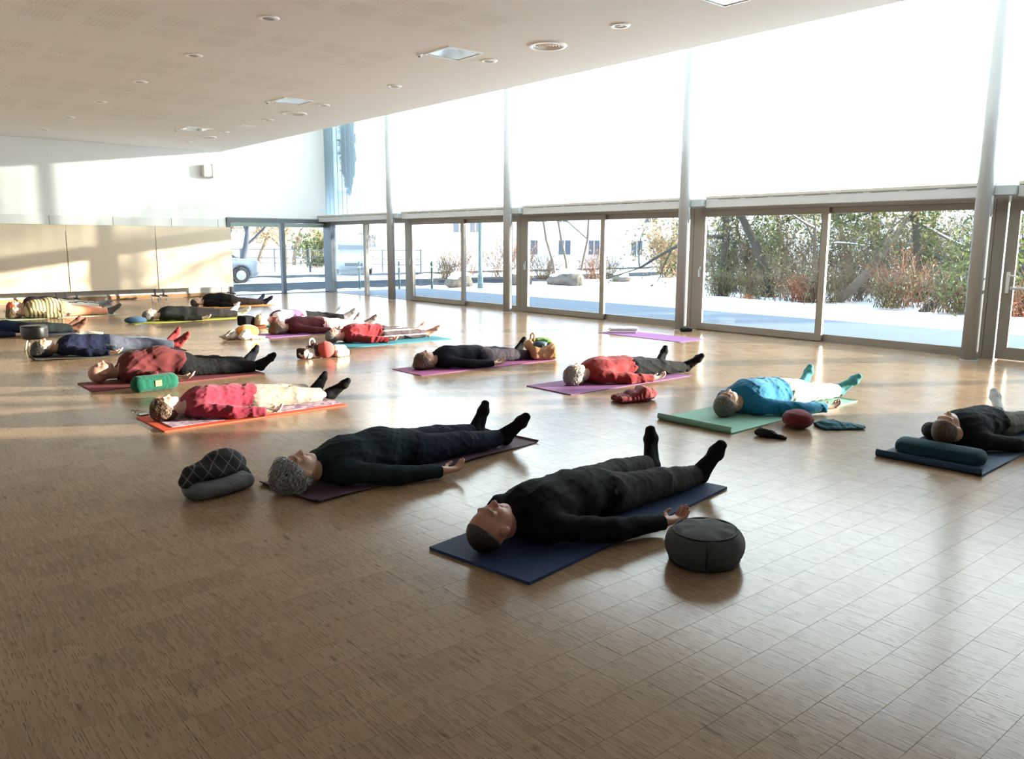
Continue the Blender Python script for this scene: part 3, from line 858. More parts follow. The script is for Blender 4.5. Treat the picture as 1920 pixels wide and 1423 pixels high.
        for t, L in ((-0.029, 0.066), (-0.0095, 0.080), (0.0100, 0.076), (0.0285, 0.060)):
            tt = t * sg
            b0 = pe + lat * tt * s; m1 = b0 + (d * 0.80 + n * 0.55 + lat * tt * 3) * L * 0.55 * s; m2 = m1 + (d * 0.45 + n * 0.80) * L * 0.5 * s
            F.cap(b0, m1, fr * 1.08, fr, k=0.004); F.cap(m1, m2, fr, fr * 0.85, k=0.003)
        tb = w + d * 0.028 * s + lat * (-sg) * -0.024 * s * -1
        t1 = tb + (d * 0.55 + lat * sg * -0.75 + n * 0.35) * 0.048 * s; t2 = t1 + (d * 0.85 + n * 0.45) * 0.034 * s
        F.cap(w + d * 0.02 * s, t1, R_(0.016), fr * 1.25, k=0.008); F.cap(t1, t2, fr * 1.2, fr, k=0.004)
    def skull(F, o=0.0, k=0.02):
        F.ell(hp(0.018, 0, -0.010), _n3((0.100, 0.077, 0.096)) * s + o, k=k, R=Rh)

    # ---- the body: head, limbs and hands in one skin
    B = Field(lo, hi, hb)
    torso(B, -0.012); B.cap(J['neck0'], J['neck1'], R_(0.052), R_(0.060), k=0.03)
    for i in (0, 1):
        arm(B, i, -0.002); leg(B, i, -0.008, -0.006); foot(B, i, -0.004 if not barefoot else 0.0)
        handp(B, i)
    skull(B)
    B.ell(hp(-0.048, 0, 0.024), _n3((0.078, 0.060, 0.064)) * s, k=0.035 * s, R=Rh)       # lower face
    B.cap(hp(-0.055, -0.048, 0.0), hp(-0.092, -0.016, 0.060), R_(0.020), R_(0.018), k=0.03 * s)
    B.cap(hp(-0.055, 0.048, 0.0), hp(-0.092, 0.016, 0.060), R_(0.020), R_(0.018), k=0.03 * s)
    B.ell(hp(-0.098, 0, 0.066), _n3((0.022, 0.022, 0.020)) * s, k=0.02 * s, R=Rh)         # chin
    for v in (-1, 1):
        B.ell(hp(-0.030, v * 0.038, 0.062), _n3((0.030, 0.026, 0.024)) * s, k=0.03 * s, R=Rh)   # cheek
        if q < 2:
            B.ell(hp(0.008, v * 0.033, 0.097), _n3((0.015, 0.019, 0.016)) * s, k=0.012 * s, op='s', R=Rh)   # socket
            B.ell(hp(0.004, v * 0.033, 0.076), _n3((0.012, 0.016, 0.012)) * s, k=0.006 * s, R=Rh)           # closed lid
        B.cap(hp(0.026, v * 0.012, 0.088), hp(0.024, v * 0.044, 0.080), R_(0.011), R_(0.009), k=0.016 * s)  # brow
        B.ell(hp(-0.014, v * 0.083, -0.002), _n3((0.034, 0.011, 0.021)) * s, k=0.006 * s, R=Rh)  # ear
        B.ell(hp(-0.034, v * 0.011, 0.098), _n3((0.010, 0.009, 0.010)) * s, k=0.010 * s, R=Rh)   # nostril wing
    B.cap(hp(0.018, 0, 0.088), hp(-0.028, 0, 0.112), R_(0.009), R_(0.0125), k=0.012 * s)         # nose
    B.cap(hp(-0.060, -0.017, 0.086), hp(-0.060, 0.017, 0.086), R_(0.0085), k=0.008 * s)          # lips
    B.cap(hp(-0.073, -0.013, 0.085), hp(-0.073, 0.013, 0.085), R_(0.0090), k=0.006 * s)
    B.cut(lambda X, Y, Z: (z0 - Z) + 0 * X + 0 * Y)
    me = B.mesh('body', skin_mat('tone', skin))
    n = len(me.vertices); co = np.empty(n * 3, np.float32); me.vertices.foreach_get('co', co); co = co.reshape(-1, 3)
    L = (co - J['head']) / s @ Rh; uu, vv, ww = -L[:, 0], np.abs(L[:, 1]), L[:, 2]
    tone = np.tile(np.append(_n3(skin), 1.0), (n, 1))
    face = (np.linalg.norm(L, axis=1) < 0.16)
    lips = face & (np.abs(uu + 0.0665) < 0.014) & (vv < 0.026) & (ww > 0.075)
    tone[lips, :3] *= (0.85, 0.55, 0.55)
    ck = np.exp(-(((uu + 0.03) / 0.03) ** 2 + ((vv - 0.04) / 0.02) ** 2)) * face * (ww > 0.03)
    tone[:, :3] *= 1 - ck[:, None] * _n3((0.02, 0.16, 0.16))
    nose = face & (ww > 0.10)
    tone[nose, :3] *= (0.98, 0.82, 0.80)
    br = face & (np.abs(uu - 0.027) < 0.006) & (vv > 0.012) & (vv < 0.048) & (ww > 0.06)
    tone[br, :3] *= 0.45
    lid = face & (np.abs(uu + 0.003) < 0.0025) & (np.abs(vv - 0.033) < 0.014) & (ww > 0.06)
    tone[lid, :3] *= 0.4
    ca = me.color_attributes.new('tone', 'FLOAT_COLOR', 'POINT'); ca.data.foreach_set('color', tone.astype(np.float32).ravel())
    body = link('body', me, E)
    # ---- clothes
    T = Field(lo, hi, hcl)
    torso(T, loose * 0.8)
    T.cap(J['neck1'] + _n3((0.01 - collar, 0, 0)) * s, J['neck1'], R_(0.060) + 0.004, R_(0.075), k=0.04)
    for i in (0, 1): arm(T, i, loose * 0.75)
    T.folds(fold, 32 / s, seed, 0.10, (0.6, 1, 0.8))
    nk = J['neck1'][0] - collar * s
    T.cut(lambda X, Y, Z: np.maximum(np.maximum(nk + 0.25 * (Z - 0.1) - X, (X - hem * s) + 0.15 * np.abs(Y) - 0.02 - (np.abs(Y) > 0.215 * s * gx) * 1.0), (z0 + 0.001 - Z)))
    for i in (0, 1):
        a, b = J['el', i], J['wr', i]; d = (b - a) / np.linalg.norm(b - a); e = a + d * (np.linalg.norm(b - a) * sleeve - 0.005); sg = (-1, 1)[i]
        T.cut(lambda X, Y, Z: np.where(Y * sg > 0.20 * s * gx, (X - e[0]) * d[0] + (Y - e[1]) * d[1], -1.0) + 0 * Z)
    link(top_name, T.mesh(top_name, top), E)
    P = Field(lo, hi, hcl)
    P.ell(S(0.86, 0, 0.098 * gz), _n3((0.13, 0.158 * gx, 0.098 * gz)) * s + 0.006, k=0.04)
    P.ell(S(0.95, 0, 0.096 * gz), _n3((0.13, 0.160 * gx, 0.092 * gz)) * s + 0.008, k=0.04)
    for i in (0, 1): leg(P, i, loose, loose * 1.2)
    P.folds(fold, 34 / s, seed + 50, 0.10, (0.45, 1, 0.8))
    te = J['ank', 0][0] - 0.035 * s - (1 - trouser_end) * s
    P.cut(lambda X, Y, Z: np.maximum(np.maximum(X - te, 0.80 * s - X), z0 + 0.001 - Z))
    link(leg_name, P.mesh(leg_name, legs), E)
    if socks and not barefoot:
        for i in (0, 1):
            a = J['ank', i]; sl = a - _n3((0.2, 0.2, 0.2)); sh = a + _n3((0.28, 0.2, 0.36)); sl[2] = max(z0 - 0.003, sl[2])
            K = Field(sl, sh, hb * 1.15)
            foot(K, i, 0.005)
            K.cap(a + (J['kn', i] - a) * sock_h, a, R_(0.042), R_(0.038) + 0.002, k=0.02)
            K.folds(0.0012, 70, seed + i)
            K.cut(lambda X, Y, Z: z0 - Z + 0 * X + 0 * Y)
            link(shoe_name, K.mesh(shoe_name, socks), E)
    # ---- hair
    if hair:
        hh = min(hb, 0.0075) if q < 2 else 0.009
        H = Field(J['head'] - 0.24 * s, J['head'] + 0.24 * s, hh)
        th = {'short': 0.008, 'crop': 0.005, 'curly': 0.022, 'wavy': 0.018, 'long': 0.016, 'bob': 0.018}[hair]
        skull(H, th * s)
        ax_u, ax_w = Rh @ _n3((-1, 0, 0)), Rh @ _n3((0, 0, 1)); hc_ = J['head']
        line = {'short': 0.010, 'crop': -0.045, 'curly': 0.024, 'wavy': 0.016, 'long': 0.020, 'bob': 0.020}[hair] * s
        if hair in ('curly', 'wavy', 'bob', 'long'):
            H.ell(hp(0.02, 0, -0.045), _n3((0.115, 0.095, 0.060)) * s, k=0.03)
        if hair in ('long', 'bob'):
            for v in (-1, 1): H.ell(hp(-0.04, v * 0.075, -0.055), _n3((0.09, 0.035, 0.045)) * s, k=0.03)
            H.ell(hp(0.07, 0.0, -0.070), _n3((0.07, 0.10, 0.035)) * s, k=0.03)
        H.folds({'short': 0.0015, 'crop': 0.0008, 'curly': 0.007, 'wavy': 0.010, 'long': 0.004, 'bob': 0.004}[hair], {'curly': 95, 'wavy': 75}.get(hair, 60), seed + 9, 0.25)
        H.cut(lambda X, Y, Z: ((X - hc_[0]) * (ax_w[0] - 1.05 * ax_u[0]) + (Y - hc_[1]) * (ax_w[1] - 1.05 * ax_u[1]) + (Z - hc_[2]) * (ax_w[2] - 1.05 * ax_u[2])) / 1.45 - line)
        H.cut(lambda X, Y, Z: z0 - Z + 0 * X + 0 * Y)
        ho = link('hair', H.mesh('hair', hair_m), E)
        if hair in ('wavy', 'curly') and q < 2:
            rg = random.Random(seed); mb = MB()
            wav = hair == 'wavy'
            for _ in range((420 if wav else 260) if q == 0 else 120):
                a = rg.uniform(0, 2 * math.pi); t = rg.uniform(-0.3, 1.25)
                u = 0.018 + math.sin(t) * 0.112; rr = math.cos(t) * 1.0
                v = math.cos(a) * 0.092 * rr; w = -0.012 + math.sin(a) * 0.108 * rr
                if w - 1.05 * u > 0.03: continue
                p0 = hp(u, v, w); nd = (p0 - hp(0.018, 0, -0.02)); nd /= np.linalg.norm(nd)
                flow = _n3((rg.uniform(-1, 1), rg.uniform(-1, 1), rg.uniform(-1, 1)))
                if wav: flow = flow * 0.45 + _n3((-0.75, 0.0, -0.75)) + _n3((0, math.copysign(0.35, v), 0))
                tg = flow - nd * float(flow @ nd); tg /= (np.linalg.norm(tg) + 1e-6)
                pts = []; Ls = (0.085 if wav else 0.055) * rg.uniform(0.7, 1.2)
                for kx in range(7):
                    c = kx / 6.0
                    p = p0 + nd * (0.002 + (0.030 if wav else 0.016) * math.sin(c * 2.8) * (0.5 + 0.5 * math.sin(a * 5)) - 0.008 * c * c) * s + tg * (Ls * c) * s + np.cross(nd, tg) * 0.007 * math.sin(c * 6 + a * 3)
                    p[2] = max(p[2], z0 + 0.003); pts.append(p)
                r0 = 0.0034 if wav else 0.0024
                mb.tube(pts, [r0, r0, r0 * 0.95, r0 * 0.85, r0 * 0.7, r0 * 0.5, r0 * 0.2], 4, False)
            mb.build('strands', hair_m, ho, smooth=True)
    if glasses:
        gmb = MB()
        for v in (-1, 1):
            c = [hp(0.004 + 0.020 * math.sin(t), v * 0.034 + 0.026 * math.cos(t), 0.101) for t in np.linspace(0, 2 * math.pi, 17)]
            gmb.tube(c, 0.0022, 6, False)
            gmb.tube([hp(0.006, v * 0.060, 0.100), hp(0.006, v * 0.080, 0.06), hp(0.0, v * 0.082, 0.0)], 0.0022, 6)
        gmb.tube([hp(0.008, -0.010, 0.104), hp(0.011, 0, 0.108), hp(0.008, 0.010, 0.104)], 0.0022, 6)
        gmb.build('glasses', mat('dark_spectacle_frame', (0.03, 0.03, 0.03), 0.3), E, smooth=True)
    return E

# ------------------------------------------------------------------ exercise mats
def yoga_mat(label, x, y, ang, L, W, col, th=0.007, curl=(0.0, 0.0), curl_r=0.05, group='exercise mats', name=None, wave=0.0, var=0.06):
    """head-end edge centre sits at (x, y); the mat runs along +x; ends may curl up"""
    prof = []
    a0, a1 = curl
    n = 8
    x0 = curl_r * 1.0 if a0 else 0.0; x1 = L - (curl_r if a1 else 0.0)
    if a0:
        for k in range(n + 1):
            t = a0 * (1 - k / n); prof.append((x0 - curl_r * math.sin(t), curl_r * (1 - math.cos(t)), -t))
    m = 24
    for k in range(m + 1):
        prof.append((x0 + (x1 - x0) * k / m, 0.0, 0.0))
    if a1:
        for k in range(1, n + 1):
            t = a1 * k / n; prof.append((x1 + curl_r * math.sin(t), curl_r * (1 - math.cos(t)), t))
    vs = []; ny = 10; rg = random.Random(int(x * 100 + y * 10))
    for (px, pz, t) in prof:
        for j in range(ny + 1):
            yy = -W / 2 + W * j / ny
            wz = wave * max(0, abs(2 * j / ny - 1) - 0.72) * (0.5 + 0.5 * math.sin(px * 5 + (1 if j < ny / 2 else 4))) * 3
            nx_, nz_ = -math.sin(t), math.cos(t)
            vs.append((px, yy, pz + wz + 0.0006)); vs.append((px + nx_ * th, yy, pz + wz + 0.0006 + nz_ * th))
    fs = []; r = (ny + 1) * 2; nP = len(prof)
    for i in range(nP - 1):
        for j in range(ny):
            a = i * r + j * 2; b = a + r
            fs.append((a, a + 2, b + 2, b)[::-1][::-1]); fs.append((a + 1, b + 1, b + 3, a + 3))
        a = i * r; b = a + r; fs.append((a, b, b + 1, a + 1))
        a = i * r + ny * 2; b = a + r; fs.append((a, a + 1, b + 1, b))
    for j in range(ny):
        a = j * 2; fs.append((a, a + 1, a + 3, a + 2)); a = (nP - 1) * r + j * 2; fs.append((a, a + 2, a + 3, a + 1))
    m_ = mat('foam_' + label[:28], col, 0.75, var=var, vscale=5, bump=0.12, bscale=260, spec=0.35)
    o = MB().add(vs, fs).build(name or 'yoga_mat', m_, None, (x, y, 0), (0, 0, ang), smooth=False)
    tag(o, label, 'mat', group)
    return o

rad = math.radians
black_sock = fabric('black_sock', (0.006, 0.006, 0.007), sheen=0.05)
hair_grey = hair_mat('grey', (0.13, 0.13, 0.13), (0.52, 0.51, 0.50))
hair_brown = hair_mat('brown', (0.035, 0.018, 0.010), (0.14, 0.075, 0.038))
hair_dark = hair_mat('dark', (0.010, 0.008, 0.007), (0.035, 0.026, 0.020))
hair_silver = hair_mat('silver', (0.10, 0.09, 0.08), (0.42, 0.38, 0.33))
hair_blond = hair_mat('blond', (0.40, 0.30, 0.17), (0.72, 0.60, 0.42))
hair_red = hair_mat('red', (0.22, 0.03, 0.012), (0.5, 0.09, 0.03))
hair_salt = hair_mat('salt', (0.05, 0.045, 0.04), (0.22, 0.20, 0.18))
tan_skin = (0.42, 0.20, 0.14); mid_skin = (0.55, 0.33, 0.24); pale_skin = (0.68, 0.47, 0.37)

# nearest man
yoga_mat('thick navy foam mat under the man with a dark buzz cut', 2.205, 2.87, rad(9), 1.92, 0.645, (0.014, 0.034, 0.095), 0.015)
person('man in black sweater and charcoal trousers with buzz cut on a navy mat', (2.235, 2.95), rad(7.2), 1.075, 0, fabric('black_navy', (0.0035, 0.004, 0.007), sheen=0.0),
       fabric('charcoal_trouser', (0.034, 0.034, 0.034), sheen=0.0), black_sock, tan_skin, 'crop', hair_dark, 0.0155, heel=(0.165, 0.165), hand=(0.44, 0.32), hand_x=0.955,
       splay=(0.42, 0.30), lean=0.22, gx=1.06, gz=1.06, belly=1.06, collar=0.085, seed=3, fold=0.0065, loose=0.020, hem=0.93)
yoga_mat('dull purple mat with curling ends under the grey-haired person', 1.99, 4.48, rad(8.5), 2.04, 0.61, (0.085, 0.045, 0.075), 0.006, (0.9, 0.9), 0.045, wave=0.02)
person('grey-haired person in dark teal jumper and dark jeans on a purple mat', (1.965, 4.50), rad(6.4), 1.055, 0, fabric('dark_teal_knit', (0.011, 0.022, 0.028), sheen=0.1),
       fabric('dark_jeans', (0.010, 0.015, 0.030), sheen=0.06), black_sock, mid_skin, 'wavy', hair_grey, 0.0075, heel=(0.13, 0.15), hand=(0.43, 0.34), hand_x=0.93,
       splay=(0.55, 0.10), lean=0.42, gx=1.02, gz=1.10, belly=1.12, collar=0.07, seed=11, loose=0.018, hem=0.96)

# second row on the left
yoga_mat('orange-red mat under a patterned towel', 1.94, 6.965, rad(1.5), 1.66, 0.70, (0.62, 0.085, 0.035), 0.009, (0.0, 0.0))
o = yoga_mat('mauve patterned towel spread on the orange-red mat', 2.03, 7.0, rad(1.5), 1.56, 0.58, (0.42, 0.26, 0.34), 0.003, group='towels', name='towel')
o.location.z = 0.0102; o['category'] = 'towel'
o.data.materials.clear(); o.data.materials.append(blotches('mauve_print', ((0.42, 0.26, 0.34), (0.55, 0.42, 0.50), (0.24, 0.14, 0.22)), 24))
person('curly brown-haired person in crimson shirt and beige trousers', (1.985, 7.03), rad(2.3), 0.945, 1, fabric('crimson', (0.24, 0.022, 0.045), sheen=0.2),
       fabric('beige_cotton', (0.30, 0.25, 0.20), crease=0.6), black_sock, pale_skin, 'curly', hair_brown, 0.0142, heel=(0.13, 0.16), hand=(0.46, 0.42), hand_x=0.93,
       splay=(0.5, 0.35), lean=0.62, gz=1.14, seed=21, fold=0.0075, loose=0.022, hem=0.93, trouser_end=0.94, sock_h=0.05, top_name='shirt')
yoga_mat('wine-red mat with rounded corner under the bald man', 1.95, 9.205, rad(0.2), 1.82, 0.62, (0.155, 0.030, 0.034), 0.010)
person('bald man in maroon T-shirt and black trousers', (2.03, 9.40), rad(-3.0), 1.04, 1, fabric('maroon', (0.092, 0.015, 0.016), sheen=0.05),
       fabric('black_cotton', (0.012, 0.012, 0.013)), fabric('dark_sock', (0.009, 0.010, 0.014)), (0.44, 0.24, 0.18), None, None, 0.0112, heel=(0.20, 0.16), hand=(0.44, 0.42), hand_x=0.86,
       splay=(0.6, 0.3), lean=0.55, gx=1.10, gz=1.30, belly=1.18, seed=31, fold=0.008, loose=0.022, sleeve=0.15, turn=0.06, hem=0.94, top_name='tshirt')
yoga_mat('dark grey mat with lifted edge under the person in navy', 1.93, 11.92, rad(-1), 1.85, 0.70, (0.045, 0.042, 0.040), 0.006, (0.6, 0.0), wave=0.03)
person('dark-haired person in navy top and slate leggings with red socks', (1.97, 12.06), rad(-2.5), 1.045, 1, fabric('navy_top', (0.010, 0.013, 0.034)),
       fabric('slate_jersey', (0.085, 0.092, 0.125)), fabric('red_sock', (0.24, 0.030, 0.030)), mid_skin, 'bob', hair_dark, 0.0078, heel=(0.14, 0.16), hand=(0.46, 0.40), hand_x=0.88,
       splay=(0.5, 0.25), lean=0.5, seed=41, gz=1.12, loose=0.014, leg_name='leggings', hem=0.88)
person('barefoot person in navy cut off by the picture edge beside the stool', (1.43, 15.2), rad(0), 1.0, 2, fabric('midnight', (0.010, 0.016, 0.038)),
       fabric('black_green', (0.010, 0.014, 0.016)), fabric('brown_sock', (0.13, 0.055, 0.035)), mid_skin, 'short', hair_brown, 0.0078, heel=(0.12, 0.16), hand=(0.48, 0.42), hand_x=0.86,
       splay=(0.4, 0.2), lean=0.6, seed=51, belly=1.1)
yoga_mat('dark blue mat under the person cut off by the picture edge', 1.35, 15.2, 0, 1.85, 0.62, (0.02, 0.03, 0.06), 0.006)
yoga_mat('pale green mat under the person in the striped jumper', 2.56, 18.35, rad(3), 2.08, 0.62, (0.42, 0.50, 0.36), 0.006)
person('person in a tan striped jumper and orange trousers', (2.64, 18.42), rad(3), 1.08, 2, stripes('tan_stripe_knit', (0.50, 0.40, 0.22), (0.13, 0.10, 0.055), 'X', 0.062, 0.52, wob=0.03),
       fabric('orange_cotton', (0.80, 0.33, 0.19)), fabric('grey_sock', (0.10, 0.085, 0.085)), mid_skin, 'bob', hair_brown, 0.0078, heel=(0.15, 0.18), hand=(0.42, 0.42), hand_x=0.9,
       splay=(0.5, 0.2), lean=0.7, gz=1.40, gx=1.15, belly=1.15, seed=61, loose=0.024)
yoga_mat('greyish mat by the screens under the red-haired person', 2.9, 20.3, 0, 1.9, 0.62, (0.35, 0.33, 0.30), 0.006)
person('red-haired person in a dark top and grey striped trousers by the screens', (2.92, 20.25), rad(1), 1.07, 2, fabric('plum_black', (0.030, 0.020, 0.024)),
       stripes('grey_stripe_trouser', (0.55, 0.52, 0.48), (0.10, 0.095, 0.10), 'Y', 0.055, 0.55, wob=0.04), fabric('grey_wool_sock', (0.24, 0.23, 0.22)), pale_skin, 'bob', hair_red, 0.0078,
       heel=(0.14, 0.16), splay=(0.4, 0.3), lean=0.85, gz=1.2, seed=71, loose=0.03, belly=1.05)

# middle rows
yoga_mat('acid yellow mat under the person in grey-black', 4.26, 16.12, rad(2.5), 2.35, 0.62, (0.42, 0.42, 0.06), 0.006)
person('short-haired person in charcoal top with white socks on a yellow mat', (4.53, 16.25), rad(2), 1.08, 2, fabric('charcoal_knit', (0.020, 0.022, 0.020)),
       fabric('graphite', (0.030, 0.026, 0.026)), fabric('white_sock', (0.80, 0.79, 0.74)), pale_skin, 'short', hair_salt, 0.0078, heel=(0.14, 0.18), hand=(0.46, 0.42), hand_x=0.95,
       splay=(0.75, 0.1), lean=0.55, seed=81, gz=1.08)
yoga_mat('orange mat under the person in black by the end glazing', 6.34, 18.98, 0, 1.9, 0.66, (0.78, 0.36, 0.10), 0.010)
person('person in black lying on an orange mat by the end glazing', (6.41, 19.15), rad(0), 1.01, 2, fabric('jet_black', (0.008, 0.007, 0.006)),
       fabric('brown_black', (0.026, 0.018, 0.016)), fabric('navy_sock', (0.016, 0.017, 0.035)), mid_skin, 'short', hair_dark, 0.0115, heel=(0.14, 0.16), hand=(0.46, 0.4), hand_x=0.9,
       splay=(0.6, 0.3), lean=0.6, gz=1.28, belly=1.1, seed=91)
yoga_mat('coral mat with blue foot end under the blond person', 5.72, 14.1, rad(5), 2.0, 0.62, (0.70, 0.17, 0.08), 0.007)
person('blond person in a purple and white patterned top with dark trousers', (5.86, 14.12), rad(5), 1.06, 2, blotches('purple_white_print', ((0.10, 0.02, 0.10), (0.42, 0.05, 0.12), (0.85, 0.80, 0.76), (0.28, 0.10, 0.36), (0.85, 0.82, 0.76)), 6),
       fabric('dark_trouser', (0.020, 0.017, 0.018)), fabric('pale_grey_sock', (0.42, 0.41, 0.41)), pale_skin, 'bob', hair_blond, 0.0088, heel=(0.13, 0.16), lean=0.6, seed=101, gz=1.1)
yoga_mat('violet mat under the person in the wine-red jumper', 5.28, 12.55, rad(4), 1.95, 0.64, (0.24, 0.09, 0.28), 0.006)
person('brown-haired person in a wine-red jumper and pale pink trousers', (5.50, 12.66), rad(6), 1.05, 2, fabric('wine', (0.085, 0.013, 0.018)),
       stripes('pink_pattern_trouser', (0.74, 0.34, 0.30), (0.90, 0.76, 0.70), 'X', 0.05, 0.6, wob=0.06), fabric('taupe_sock', (0.20, 0.15, 0.15)), mid_skin, 'bob', hair_brown, 0.0078, heel=(0.14, 0.16), lean=0.6, seed=111, gz=1.12)
yoga_mat('teal mat with white underside under the person in the red top', 5.68, 10.72, rad(-1), 1.80, 0.64, (0.03, 0.20, 0.26), 0.009)
person('grey-haired barefoot person in a red top and striped leggings', (5.64, 11.02), rad(-3), 0.985, 2, fabric('scarlet', (0.25, 0.018, 0.024), sheen=0.2),
       stripes('side_stripe_leggings', (0.085, 0.06, 0.065), (0.80, 0.76, 0.72), 'Z', 0.085, 0.80), None, (0.64, 0.30, 0.22), 'short', hair_salt, 0.0108, heel=(0.15, 0.17), hand=(0.46, 0.42), hand_x=0.9,
       splay=(0.5, 0.3), lean=0.75, seed=121, gz=1.18, fold=0.009, loose=0.022, barefoot=True, leg_name='leggings')

# right-hand side
yoga_mat('plum mat with the tan bag standing on its end', 5.10, 7.98, rad(-0.5), 2.05, 0.64, (0.27, 0.075, 0.20), 0.006)
person('brown-haired person in black jumper with a tan bag at the feet', (5.28, 8.05), rad(-0.5), 1.0, 1, fabric('ink_black', (0.009, 0.010, 0.016)),
       fabric('aubergine_grey', (0.040, 0.032, 0.042)), black_sock, mid_skin, 'bob', hair_brown, 0.0078, heel=(0.13, 0.15), hand=(0.40, 0.40), hand_x=0.95,
       splay=(0.3, 0.1), lean=0.55, seed=131, gz=1.10, hem=1.0)
yoga_mat('purple mat with turned-up head end beside the red blanket', 5.58, 6.07, rad(0), 1.95, 0.68, (0.22, 0.075, 0.22), 0.006, (0.5, 0.0), 0.03)
person('silver-haired person in red jumper with black socks on a purple mat', (5.93, 6.13), rad(0.3), 1.03, 1, fabric('brick_red', (0.24, 0.020, 0.022), sheen=0.2),
       fabric('black_denim', (0.010, 0.010, 0.011)), black_sock, pale_skin, 'curly', hair_silver, 0.0078, heel=(0.20, 0.18), hand=(0.42, 0.40), hand_x=0.94,
       splay=(0.62, 0.15), lean=0.5, seed=141, gz=1.10, fold=0.008, loose=0.022, hem=0.92)
yoga_mat('pale green mat with rolled head end under the person in blue', 5.40, 4.08, rad(1), 2.14, 0.74, (0.20, 0.40, 0.30), 0.010, (2.6, 0.8), 0.030)
person('bespectacled man in bright blue shirt and white trousers', (5.80, 4.12), rad(1.5), 1.065, 1, fabric('bright_blue', (0.010, 0.155, 0.30), sheen=0.2),
       fabric('white_cotton', (0.42, 0.415, 0.41)), fabric('teal_sock', (0.055, 0.26, 0.28)), mid_skin, 'short', hair_salt, 0.0088, heel=(0.17, 0.19), hand=(0.46, 0.42), hand_x=0.97,
       splay=(0.55, 0.1), lean=0.62, seed=151, gx=1.08, gz=1.18, belly=1.0, fold=0.007, loose=0.022, hem=0.86, glasses=True, turn=0.05, top_name='shirt')
yoga_mat('dark blue mat with rolled head end at the picture edge', 5.66, 2.30, rad(2), 1.95, 0.70, (0.020, 0.050, 0.10), 0.012, (2.6, 0.0), 0.028)
person('person in black piped jacket with head on a teal pillow', (5.98, 2.36), rad(1), 1.0, 1, fabric('black_fleece', (0.010, 0.011, 0.014)),
       fabric('olive_cotton', (0.075, 0.075, 0.055)), fabric('ice_white_sock', (0.66, 0.70, 0.74)), mid_skin, 'short', hair_brown, 0.0112, heel=(0.14, 0.16), hand=(0.40, 0.30), hand_x=0.84,
       seed=161, gz=1.18, gx=1.08, head_up=0.075, nod=-0.10, top_name='jacket', hem=0.90)

# ------------------------------------------------------------------ cushions, bags and cloths
def sdf_obj(name, m, label, cat, loc, rz, build, h=0.007, group=None, fold=0.0, freq=30, seed=1, parent=None, floor_cut=True, size=0.4, fine=0.1):
    F = Field((-size, -size, 0.0), (size, size, size), h)
    build(F)
    if fold: F.folds(fold, freq, seed, fine)
    if floor_cut: F.cut(lambda X, Y, Z: 0.001 - Z + 0 * X + 0 * Y)
    me = F.mesh(name, m)
    o = link(name, me, parent, loc, (0, 0, rz))
    if parent is None: tag(o, label, cat, group)
    return o

# round grey meditation cushion in front
zc = empty('meditation_cushion', (3.10, 2.24, 0), rad(20))
zc.scale = (1.12, 1.12, 1.0); tag(zc, 'round charcoal meditation cushion with piped seams in the front', 'cushion')
zgrey = fabric('charcoal_canvas', (0.055, 0.058, 0.060), sheen=0.1)
prof = [(0.0, 0.0), (0.125, 0.0), (0.155, 0.018), (0.174, 0.060), (0.176, 0.100), (0.163, 0.138), (0.136, 0.156), (0.110, 0.164), (0.060, 0.172), (0.0, 0.174)]
zm = MB().lathe(prof, 72); rg = random.Random(5)
zm.v = [(x * (1 + 0.012 * math.sin(9 * math.atan2(y, x)) * (z > 0.1)) * 1.06, y * (1 + 0.012 * math.sin(9 * math.atan2(y, x)) * (z > 0.1)) * 0.96, z + 0.004 * math.sin(7 * math.atan2(y, x) + 1) * (z > 0.12) * (x * x + y * y > 0.006)) for x, y, z in zm.v]
zo = zm.build('cover', zgrey, zc, smooth=True)
sb = zo.modifiers.new('soft', 'SUBSURF'); sb.levels = 1; sb.render_levels = 1
for zz, rr in ((0.1545, 0.139), (0.0150, 0.152)):
    MB().tube([(rr * 1.06 * math.cos(t), rr * 0.96 * math.sin(t), zz) for t in np.linspace(0, 2 * math.pi, 57)], 0.0045, 6, False).build('piping', mat('dark_piping', (0.008, 0.008, 0.009), 0.8), zc, smooth=True)
MB().tube([(-0.168, -0.062, 0.018), (-0.188, -0.066, 0.06), (-0.186, -0.066, 0.11), (-0.150, -0.056, 0.150)], 0.006, 6).build('side_seam', mat('dark_piping', (0.008, 0.008, 0.009), 0.8), zc, smooth=True)

# grey pillow with dark patterned cloth bundle on it
gp = sdf_obj('grey_pillow', fabric('grey_satin', (0.115, 0.120, 0.125), sheen=0.3), 'plain grey pillow under the dark patterned bundle', 'pillow', (1.70, 4.78, 0), rad(14),
             lambda F: (F.ell((0, 0, 0.052), (0.21, 0.125, 0.052), k=0), F.rbox((0, 0, 0.05), (0.20, 0.11, 0.045), 0.042, k=0.03), F.cap((-0.2, 0, 0.045), (-0.225, 0.0, 0.045), 0.03, 0.008, k=0.04)), 0.006, fold=0.0025, freq=34, seed=8, size=0.3)
knit = diagonals('diamond_knit', (0.014, 0.014, 0.015), (0.11, 0.11, 0.11), 0.055)
def kb(F):
    F.ell((0.0, 0.03, 0.145), (0.20, 0.115, 0.062), k=0); F.ell((0.06, 0.03, 0.195), (0.11, 0.09, 0.06), k=0.05)
    F.cap((0.17, 0.05, 0.13), (0.25, 0.09, 0.045), 0.05, 0.028, k=0.05); F.cap((0.25, 0.09, 0.05), (0.27, 0.06, 0.02), 0.03, 0.022, k=0.03)
    F.cap((-0.16, 0.03, 0.14), (-0.20, 0.02, 0.11), 0.05, 0.045, k=0.03)
